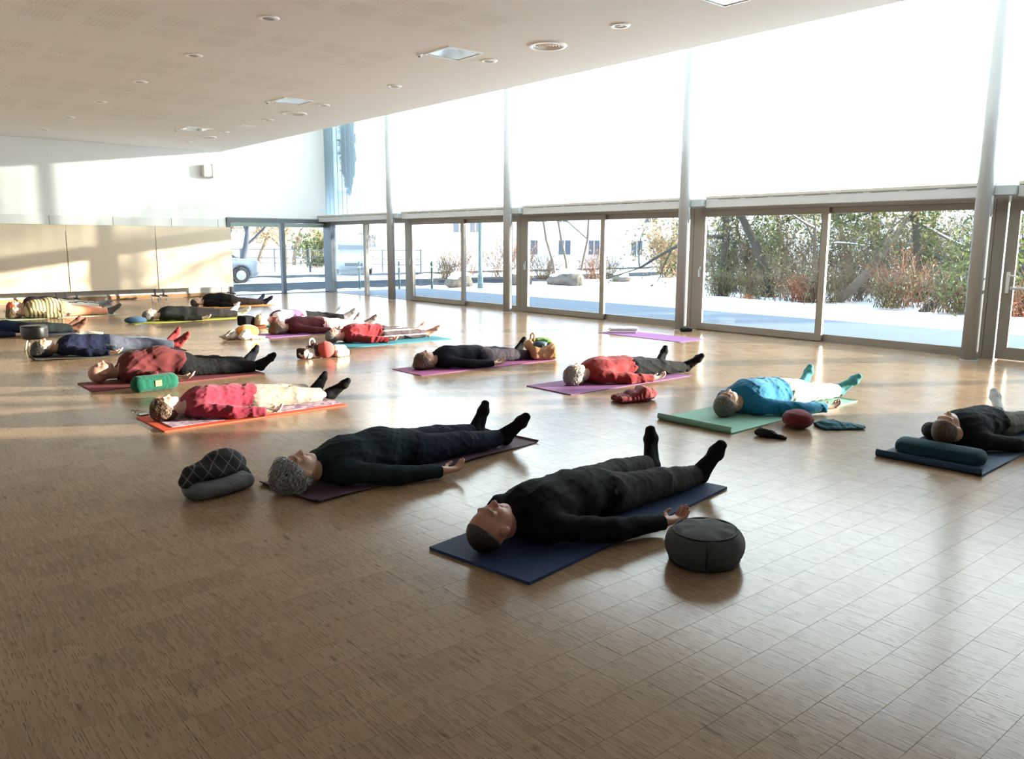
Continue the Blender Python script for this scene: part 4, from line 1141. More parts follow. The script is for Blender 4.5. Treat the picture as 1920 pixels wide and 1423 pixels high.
kn = sdf_obj('knitted_bundle', knit, 'dark diamond-knit cloth bundle lying on the grey pillow', 'bundle', (1.70, 4.78, 0), rad(14), kb, 0.006, fold=0.003, freq=30, seed=9, size=0.32)

# green bolster with leather patch
gb = empty('green_bolster', (2.47, 8.60, 0), rad(6)); tag(gb, 'dark green bolster cushion with a small tan patch', 'bolster')
gfab = fabric('bottle_green', (0.003, 0.075, 0.045), sheen=0.2)
sdf_obj('cover', gfab, None, None, None, 0, lambda F: (F.cap((-0.155, 0, 0.082), (0.155, 0, 0.082), 0.082, k=0), F.rbox((0, 0, 0.082), (0.225, 0.085, 0.078), 0.06, k=0.02)), 0.008, None, 0.004, 42, 6, gb, size=0.3)
MB().box(-0.03, 0.035, -0.0925, -0.087, 0.055, 0.115, 0.002).build('leather_patch', mat('tan_leather', (0.50, 0.20, 0.09), 0.6), gb)

# red blanket roll by the silver-haired person
rb = fabric('blanket_red', (0.17, 0.018, 0.022), sheen=0.25)
def rbb(F):
    F.cap((0.02, -0.06, 0.075), (0.06, 0.11, 0.07), 0.07, 0.06, k=0); F.rbox((-0.13, 0, 0.035), (0.14, 0.11, 0.033), 0.03, k=0.05); F.rbox((-0.02, 0, 0.05), (0.10, 0.11, 0.05), 0.04, k=0.04)
    F.ell((0.12, 0.03, 0.06), (0.08, 0.10, 0.06), k=0.04)
sdf_obj('folded_blanket', rb, 'dark red rolled blanket beside the purple mat', 'blanket', (5.93, 5.12, 0), rad(-18), rbb, 0.008, fold=0.006, freq=48, seed=4, size=0.34)
# dark red cushion by the man in blue
sdf_obj('red_cushion', fabric('cherry_wool', (0.135, 0.020, 0.026), sheen=0.3), 'dark red oval cushion between the green mat and teal cloth', 'cushion', (6.06, 3.50, 0), rad(50),
        lambda F: (F.ell((0, 0, 0.075), (0.135, 0.115, 0.078), k=0), F.ell((0.07, 0.02, 0.06), (0.10, 0.09, 0.06), k=0.05)), 0.008, fold=0.003, freq=26, seed=7, size=0.3)
# teal cloth
def tcb(F):
    F.rbox((0, 0, 0.012), (0.17, 0.10, 0.013), 0.010, k=0); F.ell((-0.06, 0.02, 0.02), (0.10, 0.09, 0.045), k=0.05); F.cap((0.02, 0.0, 0.012), (0.20, -0.06, 0.008), 0.022, 0.010, k=0.05)
sdf_obj('teal_cloth', fabric('petrol_cloth', (0.040, 0.145, 0.185), sheen=0.25), 'crumpled petrol-blue cloth beside the red cushion', 'cloth', (6.32, 3.29, 0), rad(-35), tcb, 0.007, fold=0.008, freq=44, seed=14, size=0.3)
# dark scarf
def sfb(F):
    F.ell((-0.03, 0, 0.03), (0.075, 0.05, 0.032), k=0); F.cap((0.02, 0, 0.03), (0.10, -0.03, 0.015), 0.03, 0.018, k=0.03); F.cap((0.10, -0.03, 0.015), (0.135, -0.03, 0.012), 0.02, 0.014, k=0.02); F.ell((-0.06, 0.02, 0.035), (0.04, 0.035, 0.03), k=0.02)
sdf_obj('scarf', fabric('dark_scarf', (0.018, 0.015, 0.014)), 'crumpled dark scarf on the floor beside the pale green mat', 'scarf', (5.56, 3.47, 0), rad(-65), sfb, 0.006, fold=0.007, freq=60, seed=15, size=0.25)

# tan bag at the feet
bagE = empty('shoulder_bag', (7.05, 7.84, 0.0075), rad(-25)); bagE.scale = (1.2, 1.2, 1.2); tag(bagE, 'slouchy tan leather bag with green cloth on top', 'bag')
tan = mat('tan_bag_leather', (0.46, 0.25, 0.13), 0.5, var=0.1, bump=0.2, bscale=60)
def bgb(F):
    F.rbox((0.05, 0, 0.075), (0.15, 0.13, 0.075), 0.05, k=0); F.ell((-0.09, 0.02, 0.16), (0.07, 0.10, 0.06), k=0.06); F.ell((0.14, -0.03, 0.10), (0.08, 0.11, 0.09), k=0.05)
    F.ell((0.02, -0.02, 0.19), (0.10, 0.08, 0.06), k=0.02, op='s')
sdf_obj('bag_body', tan, None, None, None, 0, bgb, 0.008, None, 0.005, 30, 2, bagE, size=0.34)
sdf_obj('green_cloth', fabric('moss_green', (0.11, 0.19, 0.045)), None, None, None, 0, lambda F: (F.ell((0.04, 0.05, 0.20), (0.12, 0.06, 0.028), k=0), F.ell((0.10, 0.0, 0.185), (0.06, 0.05, 0.025), k=0.03)), 0.007, None, 0.006, 50, 3, bagE, size=0.34)
sdf_obj('printed_scarf', blotches('teal_print', ((0.012, 0.04, 0.05), (0.02, 0.11, 0.13), (0.30, 0.32, 0.33), (0.01, 0.02, 0.03)), 26), None, None, None, 0, lambda F: F.ell((0.0, -0.04, 0.155), (0.11, 0.07, 0.045), k=0), 0.007, None, 0.005, 50, 5, bagE, size=0.34)
MB().tube([(-0.09, 0.0, 0.20), (-0.085, 0.0, 0.265), (-0.065, 0.0, 0.285), (-0.045, 0.0, 0.262), (-0.05, 0.0, 0.19)], 0.011, 8).build('strap', tan, bagE, smooth=True)

# orange cushion and pale clothes
sdf_obj('orange_cushion', mat('fabric_orange_velvet', (0.80, 0.27, 0.015), 0.75, var=0.1, sheen=0.3), 'bright orange round cushion among pale clothes', 'cushion', (5.03, 12.50, 0), rad(20),
        lambda F: F.ell((0, 0, 0.10), (0.20, 0.17, 0.115), k=0), 0.010, fold=0.0015, freq=20, seed=3, size=0.3)
def wcb(F):
    F.cap((0.10, -0.14, 0.03), (0.30, -0.13, 0.025), 0.03, 0.02, k=0); F.ell((0.0, -0.13, 0.06), (0.11, 0.07, 0.06), k=0.04); F.ell((0.03, -0.10, 0.12), (0.06, 0.06, 0.04), k=0.04)
sdf_obj('white_jumper', fabric('cream_white', (0.80, 0.76, 0.70)), 'crumpled white jumper in front of the orange cushion', 'clothing', (4.92, 12.42, 0), rad(0), wcb, 0.009, fold=0.010, freq=44, seed=12, size=0.4)
def gcb(F):
    F.ell((0, 0, 0.05), (0.14, 0.09, 0.055), k=0); F.ell((0.02, 0.02, 0.11), (0.08, 0.06, 0.04), k=0.04); F.cap((-0.1, 0, 0.05), (-0.19, 0.02, 0.06), 0.035, 0.015, k=0.04); F.cap((0.08, -0.07, 0.03), (0.15, -0.12, 0.02), 0.03, 0.025, k=0.03)
sdf_obj('beige_jumper', fabric('oatmeal', (0.42, 0.36, 0.29)), 'crumpled oatmeal jumper beside the white jumper', 'clothing', (4.76, 12.44, 0), rad(5), gcb, 0.009, fold=0.009, freq=44, seed=13, size=0.4)

# patterned bag, salmon ball cushion, cream knit
def pbb(F):
    F.rbox((0, 0, 0.075), (0.15, 0.09, 0.07), 0.04, k=0); F.ell((0.09, 0.0, 0.15), (0.07, 0.07, 0.05), k=0.05); F.ell((0.12, -0.04, 0.05), (0.07, 0.08, 0.05), k=0.04)
sdf_obj('printed_bag', blotches('brown_white_print', ((0.022, 0.012, 0.012), (0.05, 0.02, 0.018), (0.80, 0.68, 0.60), (0.028, 0.015, 0.014), (0.42, 0.14, 0.12)), 13), 'dark brown and cream printed cloth bag next to the salmon ball', 'bag', (4.75, 9.78, 0), rad(14), pbb, 0.008, fold=0.008, freq=40, seed=16, size=0.3)
MB().tube([(0.05 * math.cos(t) * 0.9, 0.0, 0.05 * math.sin(t)) for t in np.linspace(0, 2 * math.pi, 19)], 0.012, 8, False).build('cord_loop', fabric('cream_cord', (0.72, 0.62, 0.52)), bpy.data.objects['printed_bag'], (0.06, 0.0, 0.205), smooth=True)
sdf_obj('salmon_ball', fabric('salmon_rubber', (0.50, 0.085, 0.075)), 'salmon red ball cushion between printed bag and cream knit', 'cushion', (4.97, 9.73, 0), 0, lambda F: (F.ell((0, 0, 0.105), (0.125, 0.12, 0.11), k=0),), 0.008, fold=0.0012, freq=20, seed=3, size=0.25)
def ckb(F):
    F.rbox((0, 0, 0.05), (0.11, 0.09, 0.05), 0.03, k=0); F.rbox((-0.02, 0.02, 0.115), (0.10, 0.08, 0.035), 0.03, k=0.02)
sdf_obj('cream_knit', fabric('cream_knit', (0.80, 0.74, 0.62)), 'folded cream knitwear beside the salmon ball', 'clothing', (5.17, 9.72, 0), rad(10), ckb, 0.008, fold=0.009, freq=55, seed=17, size=0.25)

# empty mat by the window with towel
yoga_mat('empty lilac mat with a folded towel lying by the windows', 10.31, 9.60, rad(-89.5), 1.76, 0.62, (0.22, 0.085, 0.26), 0.006, (0.0, 0.35), 0.03)
tw = empty('folded_towel', (10.36, 9.36, 0.0075), rad(-42)); tw.scale = (1.25, 1.1, 1.25); tag(tw, 'folded white towel on the empty lilac mat', 'towel')
for k, c in enumerate(((0.78, 0.74, 0.70), (0.55, 0.50, 0.46), (0.82, 0.79, 0.75))):
    sdf_obj('towel_layer', fabric('towel_%d' % k, c), None, None, (0.012 * (k - 1), 0, 0.022 * k), 0, lambda F: F.rbox((0, 0, 0.013), (0.19, 0.13, 0.0125), 0.011, k=0), 0.007, None, 0.0018, 30, k, tw, size=0.24)
sdf_obj('dark_slippers', fabric('slipper_black', (0.012, 0.009, 0.008)), 'dark slipper bundle at the foot of a grey column', 'slippers', (11.33, 8.78, 0), rad(-30),
        lambda F: (F.cap((-0.05, 0, 0.03), (0.09, 0, 0.028), 0.035, 0.028, k=0), F.cap((-0.05, 0.07, 0.03), (0.08, 0.08, 0.028), 0.03, 0.03, k=0.02), F.ell((0.03, 0.03, 0.05), (0.02, 0.02, 0.02), k=0.02)), 0.008, fold=0.003, freq=40, seed=2, size=0.2)

# small things near heads
sdf_obj('blue_cushion', fabric('denim_blue', (0.035, 0.085, 0.16)), 'small denim blue cushion at the head of the yellow mat', 'cushion', (4.36, 16.12, 0.0), rad(0),
        lambda F: (F.ell((0, 0, 0.06), (0.19, 0.13, 0.065), k=0), F.ell((0.1, 0, 0.045), (0.10, 0.10, 0.045), k=0.03)), 0.010, fold=0.002, freq=26, seed=5, size=0.3)
sdf_obj('black_head_cushion', fabric('black_pad', (0.012, 0.012, 0.014)), 'square black cushion behind the blond head', 'cushion', (5.74, 14.28, 0.008), rad(5),
        lambda F: F.rbox((0, 0, 0.09), (0.10, 0.16, 0.09), 0.03, k=0), 0.010, fold=0.002, freq=26, seed=5, size=0.3)
sdf_obj('turquoise_pouch', fabric('turquoise', (0.02, 0.42, 0.44)), 'little turquoise pouch beside the blond head', 'pouch', (5.97, 13.70, 0), rad(10),
        lambda F: F.ell((0, 0, 0.032), (0.10, 0.07, 0.035), k=0), 0.009, fold=0.003, freq=40, seed=5, size=0.2)
sdf_obj('teal_pillow', fabric('deep_teal', (0.012, 0.055, 0.075), sheen=0.15), 'long deep teal pillow under the head at the picture edge', 'pillow', (5.93, 2.33, 0.0115), rad(2),
        lambda F: (F.cap((0.02, -0.24, 0.042), (0.02, 0.24, 0.042), 0.062, k=0, flat=(0, 1.7)),), 0.008, fold=0.0012, freq=24, seed=5, size=0.42)
# phone and spectacles by the crimson shirt's head
ph = empty('mobile_phone', (2.05, 7.42, 0), rad(4)); tag(ph, 'dark mobile phone by the head of the orange-red mat', 'phone')
MB().box(-0.075, 0.075, -0.037, 0.037, 0.0, 0.009, 0.003).build('case', mat('olive_case', (0.09, 0.095, 0.05), 0.5), ph)
MB().box(-0.071, 0.071, -0.033, 0.033, 0.009, 0.0096).build('screen', mat('phone_glass', (0.02, 0.02, 0.02), 0.08), ph)
sp_ = empty('spectacles', (1.96, 7.46, 0), rad(20)); tag(sp_, 'thin wire spectacles lying beside the mobile phone', 'glasses')
g = MB()
for v in (-0.03, 0.03):
    g.tube([(0.0, v + 0.024 * math.cos(t), 0.024 + 0.02 * math.sin(t)) for t in np.linspace(0, 2 * math.pi, 15)], 0.0018, 5, False)
    g.tube([(0.0, v * 1.8, 0.03), (0.06, v * 1.8, 0.028), (0.12, v * 1.7, 0.004)], 0.0018, 5)
g.tube([(0, -0.006, 0.028), (0, 0.006, 0.028)], 0.0018, 5); g.build('wire_frame', black_m, sp_)
# shawl over the navy top
sdf_obj('cream_shawl', fabric('cream_shawl', (0.72, 0.63, 0.50)), 'cream shawl lying along the chest of the person in navy', 'shawl', (2.50, 12.18, 0), rad(-3),
        lambda F: (F.cap((-0.10, 0.08, 0.20), (0.10, 0.10, 0.262), 0.024, 0.030, k=0), F.cap((0.10, 0.10, 0.262), (0.36, 0.10, 0.245), 0.030, 0.022, k=0.03)), 0.009, fold=0.006, freq=40, seed=3, size=0.45, floor_cut=False)
# low black stool with pale legs
st = empty('low_stool', (2.14, 12.80, 0), rad(15)); st.scale = (0.72, 0.72, 0.86); tag(st, 'low round black stool with pale splayed legs behind a dark-haired head', 'stool')
MB().lathe([(0.0, 0.20), (0.20, 0.20), (0.225, 0.215), (0.232, 0.24), (0.235, 0.36), (0.23, 0.40), (0.20, 0.412), (0.0, 0.412)], 40).build('seat_drum', mat('black_leatherette', (0.016, 0.015, 0.014), 0.32, bump=0.05, bscale=80), st, smooth=True)
MB().lathe([(0.232, 0.395), (0.238, 0.402), (0.232, 0.409)], 40).build('piping', black_m, st, smooth=True)
for k in range(4):
    a = k * math.pi / 2 + 0.5
    MB().tube([(0.15 * math.cos(a), 0.15 * math.sin(a), 0.205), (0.23 * math.cos(a), 0.23 * math.sin(a), 0.0)], [0.022, 0.016], 10).build('leg', mat('pale_beech_leg', (0.75, 0.62, 0.42), 0.4), st, smooth=True)
# stray dark thing at the right edge
sdf_obj('dark_slipper', fabric('slipper_brown', (0.02, 0.017, 0.018)), 'dark slipper at the right picture edge beside the blue mat', 'slipper', (6.03, 1.77, 0), rad(20),
        lambda F: (F.cap((-0.09, 0, 0.02), (0.10, 0, 0.025), 0.035, 0.032, k=0, flat=(2, 0.7)), F.ell((0.06, 0, 0.04), (0.05, 0.04, 0.03), k=0.02)), 0.007, fold=0.001, freq=30, seed=2, size=0.2)

# ------------------------------------------------------------------ outside: terrace, snow, road
snow_m = mat('snow', (0.82, 0.85, 0.90), 0.7, var=0.03, vscale=2, bump=0.25, bscale=6)
slab_m = mat('terrace_concrete', (0.19, 0.23, 0.28), 0.9, var=0.12, vscale=1.2, bump=0.05, bscale=30, spec=0.15)
road_m = mat('wet_asphalt', (0.030, 0.042, 0.056), 0.9, var=0.25, vscale=0.7, bump=0.1, bscale=40, spec=0.08)
def noise2(x, y, sd=0.0):
    return (math.sin(x * 0.9 + sd) * math.cos(y * 0.7 - sd) + 0.5 * math.sin(x * 2.3 - y * 1.7 + sd * 2) + 0.3 * math.sin(x * 5.1 + y * 4.3)) / 1.8
def sheet(name, x0, x1, y0, y1, nx, ny, fz, m, kind='structure', label=None, smooth=True):
    vs = [(x0 + (x1 - x0) * i / nx, y0 + (y1 - y0) * j / ny, 0) for i in range(nx + 1) for j in range(ny + 1)]
    vs = [(x, y, fz(x, y)) for x, y, _ in vs]; r = ny + 1
    fs = [(i * r + j, (i + 1) * r + j, (i + 1) * r + j + 1, i * r + j + 1) for i in range(nx) for j in range(ny)]
    o = MB().add(vs, fs).build(name, m, smooth=smooth)
    tag(o, label, kind=kind)
    return o
sheet('snow_ground', -40, 160, -60, 190, 80, 100, lambda x, y: -0.16, snow_m)
sheet('snow_lawn', 15.6, 60, -26, 24.4, 110, 120, lambda x, y: -0.055 + 0.05 * min(1, max(0, (x - 15.7) / 2)) * (1 + noise2(x, y)) + max(0, x - 22) * 0.012, snow_m, label='snow-covered lawn beyond the terrace')
tp = struct('terrace', MB().box(11.99, 15.72, -14, 23.4, -0.2, -0.03), slab_m)
for k in range(-6, 12):                            # slab joints of the terrace
    MB().box(12.0, 15.72, 2.05 * k - 0.006, 2.05 * k + 0.006, -0.0302, -0.0292).build('slab_joint', mat('slab_joint', (0.22, 0.24, 0.26), 0.9), tp)
struct('road', MB().box(-30, 90, 24.9, 30.6, -0.3, -0.075), road_m)
struct('road_far', MB().box(13, 90, 33.2, 37.5, -0.3, -0.075), road_m)
sheet('snow_bank', -10, 60, 30.2, 33.6, 140, 14, lambda x, y: -0.12 + 0.20 * max(0.0, math.sin(math.pi * (y - 30.2) / 3.4)) ** 0.7 * (0.75 + 0.45 * noise2(x * 1.7, y * 2)), snow_m, kind='stuff', label='lumpy ploughed snow bank between the two lanes')
sheet('snow_verge', -4, 40, 23.4, 25.3, 170, 12, lambda x, y: -0.14 + 0.15 * max(0.0, math.sin(math.pi * min(1, max(0, (y - 23.4) / 1.9)))) ** 0.6 * (0.8 + 0.35 * noise2(x * 3.1, y * 3)), snow_m, kind='stuff', label='ridge of snow along the near kerb outside the glazing')

# ------------------------------------------------------------------ plants
bark_m = mat('grey_brown_bark', (0.17, 0.13, 0.10), 0.9, var=0.35, vscale=9, bump=0.5, bscale=30)
bark_d = mat('dark_bark', (0.060, 0.050, 0.042), 0.9, var=0.35, vscale=9, bump=0.5, bscale=30)
twig_m = mat('tan_twigs', (0.17, 0.115, 0.068), 0.85, var=0.3, vscale=3)
twig_r = mat('russet_twigs', (0.32, 0.15, 0.085), 0.85, var=0.3, vscale=3)
def leaf_mat(name, c1, c2):
    if name in MATS: return MATS[name]
    m, nt, b, out = new_mat(name)
    b.inputs['Roughness'].default_value = 0.5
    geo = nt.nodes.new('ShaderNodeNewGeometry')
    cr = nt.nodes.new('ShaderNodeValToRGB')
    cr.color_ramp.elements[0].color = tuple(c1) + (1,); cr.color_ramp.elements[1].color = tuple(c2) + (1,)
    nt.links.new(geo.outputs['Random Per Island'], cr.inputs['Fac']); nt.links.new(cr.outputs['Color'], b.inputs['Base Color'])
    tl = nt.nodes.new('ShaderNodeBsdfTranslucent'); nt.links.new(cr.outputs['Color'], tl.inputs['Color'])
    mx = nt.nodes.new('ShaderNodeMixShader'); mx.inputs['Fac'].default_value = 0.35
    nt.links.new(b.outputs[0], mx.inputs[1]); nt.links.new(tl.outputs[0], mx.inputs[2]); nt.links.new(mx.outputs[0], out.inputs['Surface'])
    MATS[name] = m
    return m
ivy_m = leaf_mat('ivy_leaf', (0.030, 0.055, 0.014), (0.16, 0.19, 0.045))
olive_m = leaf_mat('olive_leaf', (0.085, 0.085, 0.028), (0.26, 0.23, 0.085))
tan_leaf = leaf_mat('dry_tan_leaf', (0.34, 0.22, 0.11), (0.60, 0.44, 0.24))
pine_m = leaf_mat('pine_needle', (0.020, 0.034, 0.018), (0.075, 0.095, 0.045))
rust_leaf = leaf_mat('rust_leaf', (0.32, 0.07, 0.04), (0.55, 0.20, 0.10))
def leaves(pts, size, rg, elong=1.5):
    V, F = [], []
    for p in pts:
        n = len(V); sz = size * rg.uniform(0.6, 1.3)
        d = Vector((rg.gauss(0, 1), rg.gauss(0, 1), rg.gauss(0, 1))).normalized()
        e = d.orthogonal().normalized(); e.rotate(Matrix.Rotation(rg.uniform(0, 6.28), 3, d)); f = d.cross(e)
        for a, b in ((-elong, 0), (0, -0.6), (elong, 0), (0, 0.6)):
            q = Vector(p) + e * a * sz + f * b * sz; V.append((q.x, q.y, max(q.z, 0.0)))
        F.append((n, n + 1, n + 2, n + 3))
    mb = MB(); mb.v = V; mb.f = F
    return mb
def branch(mb, p, d, L, r, depth, rg, tips, snow=None, droop=0.05, spread=0.7, nseg=5, sides=6):
    pts = [p.copy()]; rad_ = [r]
    for k in range(nseg):
        d = (d + Vector((rg.gauss(0, 0.10), rg.gauss(0, 0.10), rg.gauss(0, 0.09) - droop * 0.1))).normalized()
        p = p + d * (L / nseg); pts.append(p.copy()); rad_.append(r * (1 - 0.55 * (k + 1) / nseg))
    mb.tube(pts, rad_, sides if depth > 1 else 4, depth > 1)
    tips += [(q.x, q.y, q.z) for q in pts[2:]]
    if snow is not None and depth >= 2 and abs(d.z) < 0.6 and rg.random() < 0.7:
        snow.tube([q + Vector((0, 0, rr * 0.75)) for q, rr in zip(pts, rad_)], [rr * 0.8 + 0.008 for rr in rad_], 5)
    if depth <= 0: return
    for k in range(rg.randint(3, 4)):
        i = rg.randint(2, nseg); a = Vector((rg.gauss(0, 1), rg.gauss(0, 1), rg.gauss(0.15, 0.8))).normalized()
        nd = (d * (1 - spread) + a * spread).normalized()
        branch(mb, pts[i].copy(), nd, L * rg.uniform(0.5, 0.72), rad_[i] * 0.62, depth - 1, rg, tips, snow, droop, spread, nseg, sides)
def tree(name, label, base, d, L, r, depth, seed, bark=None, leaf=None, nleaf=0, lsize=0.05, spread=0.65, snow=False, group='trees beyond the terrace', jit=0.25, ivy=0, zmin=0.0):
    rg = random.Random(seed); E = empty(name, base); tag(E, label, 'tree', group)
    mb, sn, tips = MB(), MB(), []
    branch(mb, Vector((0, 0, -0.1)), Vector(d).normalized(), L, r, depth, rg, tips, sn if snow else None, spread=spread)
    mb.build('trunk', bark or bark_m, E, smooth=True)
    if snow and sn.v: sn.build('snow_on_branches', snow_m, E, smooth=True)
    if leaf and nleaf:
        P = []
        while len(P) < nleaf:
            t = rg.choice(tips)
            if t[2] + base[2] < zmin: 
                if rg.random() > 0.15: continue
            P.append((t[0] + rg.gauss(0, jit), t[1] + rg.gauss(0, jit), t[2] + rg.gauss(0, jit)))
        leaves(P, lsize, rg).build('foliage', leaf, E)
    if ivy:
        P = []
        dd = Vector(d).normalized()
        for _ in range(ivy):
            t = rg.random(); a = rg.uniform(0, 6.28); q = dd * L * t
            P.append((q.x + math.cos(a) * (r + abs(rg.gauss(0, 0.10))), q.y + math.sin(a) * (r + abs(rg.gauss(0, 0.10))), max(0.02, q.z + rg.gauss(0, 0.05))))
        leaves(P, 0.042, rg).build('ivy', ivy_m, E)
    return E
def shrub(label, base, h, w, n, seed, tm, leaf=None, nleaf=0, lsize=0.03, group='shrubs beyond the terrace', name='shrub'):
    rg = random.Random(seed); E = empty(name, base); tag(E, label, 'shrub', group)
    mb, tips = MB(), []
    for _ in range(n):
        a = rg.uniform(0, 6.28); q = Vector((rg.gauss(0, w * 0.16), rg.gauss(0, w * 0.16), 0)); d = Vector((math.cos(a) * rg.uniform(0.05, 0.75), math.sin(a) * rg.uniform(0.05, 0.75), 1)).normalized()
        pts = [q.copy()]; L = h * rg.uniform(0.5, 1.05)
        for k in range(5):
            d = (d + Vector((rg.gauss(0, 0.16), rg.gauss(0, 0.16), rg.gauss(-0.03, 0.08)))).normalized(); q = q + d * L / 5; pts.append(q.copy())
            tips.append((q.x, q.y, q.z))
        mb.tube(pts, [0.010, 0.009, 0.008, 0.006, 0.005, 0.003], 3, False)
        for k in (2, 3, 4):
            e = (d + Vector((rg.gauss(0, 0.6), rg.gauss(0, 0.6), rg.gauss(0, 0.4)))).normalized(); mb.tube([pts[k], pts[k] + e * L * 0.16, pts[k] + e * L * 0.3 + Vector((0, 0, 0.03))], [0.006, 0.005, 0.003], 3, False)
    mb.build('twigs', tm, E)
    if nleaf:
        leaves([(t[0] + rg.gauss(0, 0.07), t[1] + rg.gauss(0, 0.07), t[2] + rg.gauss(0, 0.07)) for t in (rg.choice(tips) for _ in range(nleaf))], lsize, rg).build('foliage', leaf, E)
    return E

R_IMG = Vector((cy_, -sy_, 0)); F_IMG = Vector((sy_, cy_, 0))     # roughly sideways / away seen from the hall
def along(px, dist):
    """ground point seen towards horizontal pixel px at a given distance"""
    v = (F_IMG + R_IMG * ((px - 960) / 1500.0)); v.normalize()
    return (v.x * dist, v.y * dist, 0.0)

tree('ivy_tree', 'ivy-clad upright tree seen through the sliding leaf, next to the grey column', along(1352, 27.0), (0.05, 0, 1), 4.6, 0.16, 2, 11, bark_d, ivy_m, 500, 0.05, ivy=2600)
tree('ivy_tree', 'dark leaning tree wrapped in ivy in the middle of the sliding leaf', along(1436, 24.6), (-0.10, 0.08, 1), 3.8, 0.17, 3, 12, bark_d, olive_m, 900, 0.045, ivy=1500)
tree('bare_tree', 'bare tan tree with upswept branches left of the tall window stile', along(1512, 25.5), (0.15, -0.15, 1), 2.6, 0.09, 3, 13, bark_m, olive_m, 1500, 0.040, snow=True)
tree('leaning_tree', 'big leaning trunk with snow-lined branches', along(1548, 23.2), (R_IMG.x * 0.95, R_IMG.y * 0.95, 0.78), 3.0, 0.15, 3, 27, bark_m, olive_m, 1100, 0.045, spread=0.5, snow=True)
tree('leaning_tree', 'low snowy tree with a thick slanting trunk close to the last column', along(1718, 21.2), (R_IMG.x * 0.8, R_IMG.y * 0.8, 0.75), 2.4, 0.13, 3, 35, bark_d, ivy_m, 1700, 0.045, spread=0.55, snow=True)
tree('dark_tree', 'upright dark ivy tree behind the snowy branches', along(1712, 24.0), (0.05, 0.02, 1), 3.4, 0.15, 3, 44, bark_d, ivy_m, 2200, 0.05, ivy=1200)
tree('pine', 'dark pine crown behind the right-hand pane', along(1640, 29.0), (0.0, 0.1, 1), 5.0, 0.16, 3, 52, bark_d, pine_m, 5200, 0.05, jit=0.35)
tree('pine', 'dark pine seen through the hinged door', along(1905, 24.0), (0.0, 0.1, 1), 3.6, 0.14, 3, 55, bark_d, pine_m, 3600, 0.05, jit=0.3, snow=True)
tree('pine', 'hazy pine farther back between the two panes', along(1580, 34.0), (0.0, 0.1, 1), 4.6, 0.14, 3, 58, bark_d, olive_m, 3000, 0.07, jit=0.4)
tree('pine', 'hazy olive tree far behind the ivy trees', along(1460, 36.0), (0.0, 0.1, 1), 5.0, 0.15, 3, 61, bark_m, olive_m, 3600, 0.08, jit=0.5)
SH = [(1345, 24.2, 0.9, twig_m, ivy_m, 700, 'leafy shrub at the foot of the upright ivy tree'), (1400, 23.6, 0.9, twig_m, olive_m, 500, 'low olive shrub beside the upright ivy tree'),
      (1475, 23.2, 1.5, twig_m, tan_leaf, 400, 'tall tan thicket in the sliding leaf'), (1500, 22.8, 0.8, twig_r, rust_leaf, 500, 'low russet bush in front of the tan thicket'),
      (1528, 22.6, 1.2, twig_m, olive_m, 500, 'olive thicket at the window stile'), (1590, 24.0, 1.3, twig_m, olive_m, 300, 'sparse twiggy bush under the leaning trunk'),
      (1655, 21.6, 1.0, twig_m, olive_m, 500, 'low green bush right of the leaning trunk'), (1680, 22.4, 1.6, twig_r, rust_leaf, 380, 'reddish tall bush among the snowy branches'),
      (1765, 20.8, 1.3, twig_m, tan_leaf, 300, 'straw-coloured thicket under the slanting trunk'), (1800, 20.6, 1.1, twig_m, olive_m, 500, 'dense thicket close to the last column'),
      (1895, 20.3, 0.9, twig_r, rust_leaf, 420, 'red-leaved bush seen through the hinged door'), (1915, 20.6, 1.2, twig_m, ivy_m, 400, 'green bush seen through the hinged door')]
for i, (px, ds, h, tm, lm, nl, lb) in enumerate(SH):
    shrub(lb, along(px, ds), h, h * 1.1, 60, 200 + i, tm, lm, nl, 0.026)

TH = [(1338, 27.5, 2.6, 'tall olive thicket behind the upright ivy tree'), (1385, 29, 3.0, 'pale tangled thicket right of the upright ivy tree'), (1425, 28, 2.4, 'dense thicket behind the ivy-wrapped leaning tree'), (1470, 30, 3.2, 'high tan thicket behind the bare tan tree'),
      (1515, 28, 3.0, 'olive tangle behind the tall window stile'), (1570, 27.5, 2.6, 'twiggy tangle behind the big leaning trunk'), (1615, 29, 3.2, 'tall olive tangle above the leaning trunk'), (1665, 27, 2.8, 'leafy tangle behind the reddish bush'), (1710, 29, 3.4, 'high green tangle behind the snowy branches'),
      (1760, 26.5, 2.8, 'leafy tangle behind the straw-coloured thicket'), (1805, 28, 3.2, 'high tangle just left of the last column'), (1890, 26, 2.8, 'tangle behind the red-leaved bush'), (1925, 27, 3.2, 'high green tangle at the picture edge')]
for i, (px, ds, h, lb) in enumerate(TH):
    shrub(lb, along(px, ds), h, h * 1.3, 90, 260 + i, (twig_m, bark_m)[i % 2], (olive_m, ivy_m, tan_leaf)[i % 3], (1500, 1500, 700)[i % 3], 0.040, group='thickets beyond the terrace')

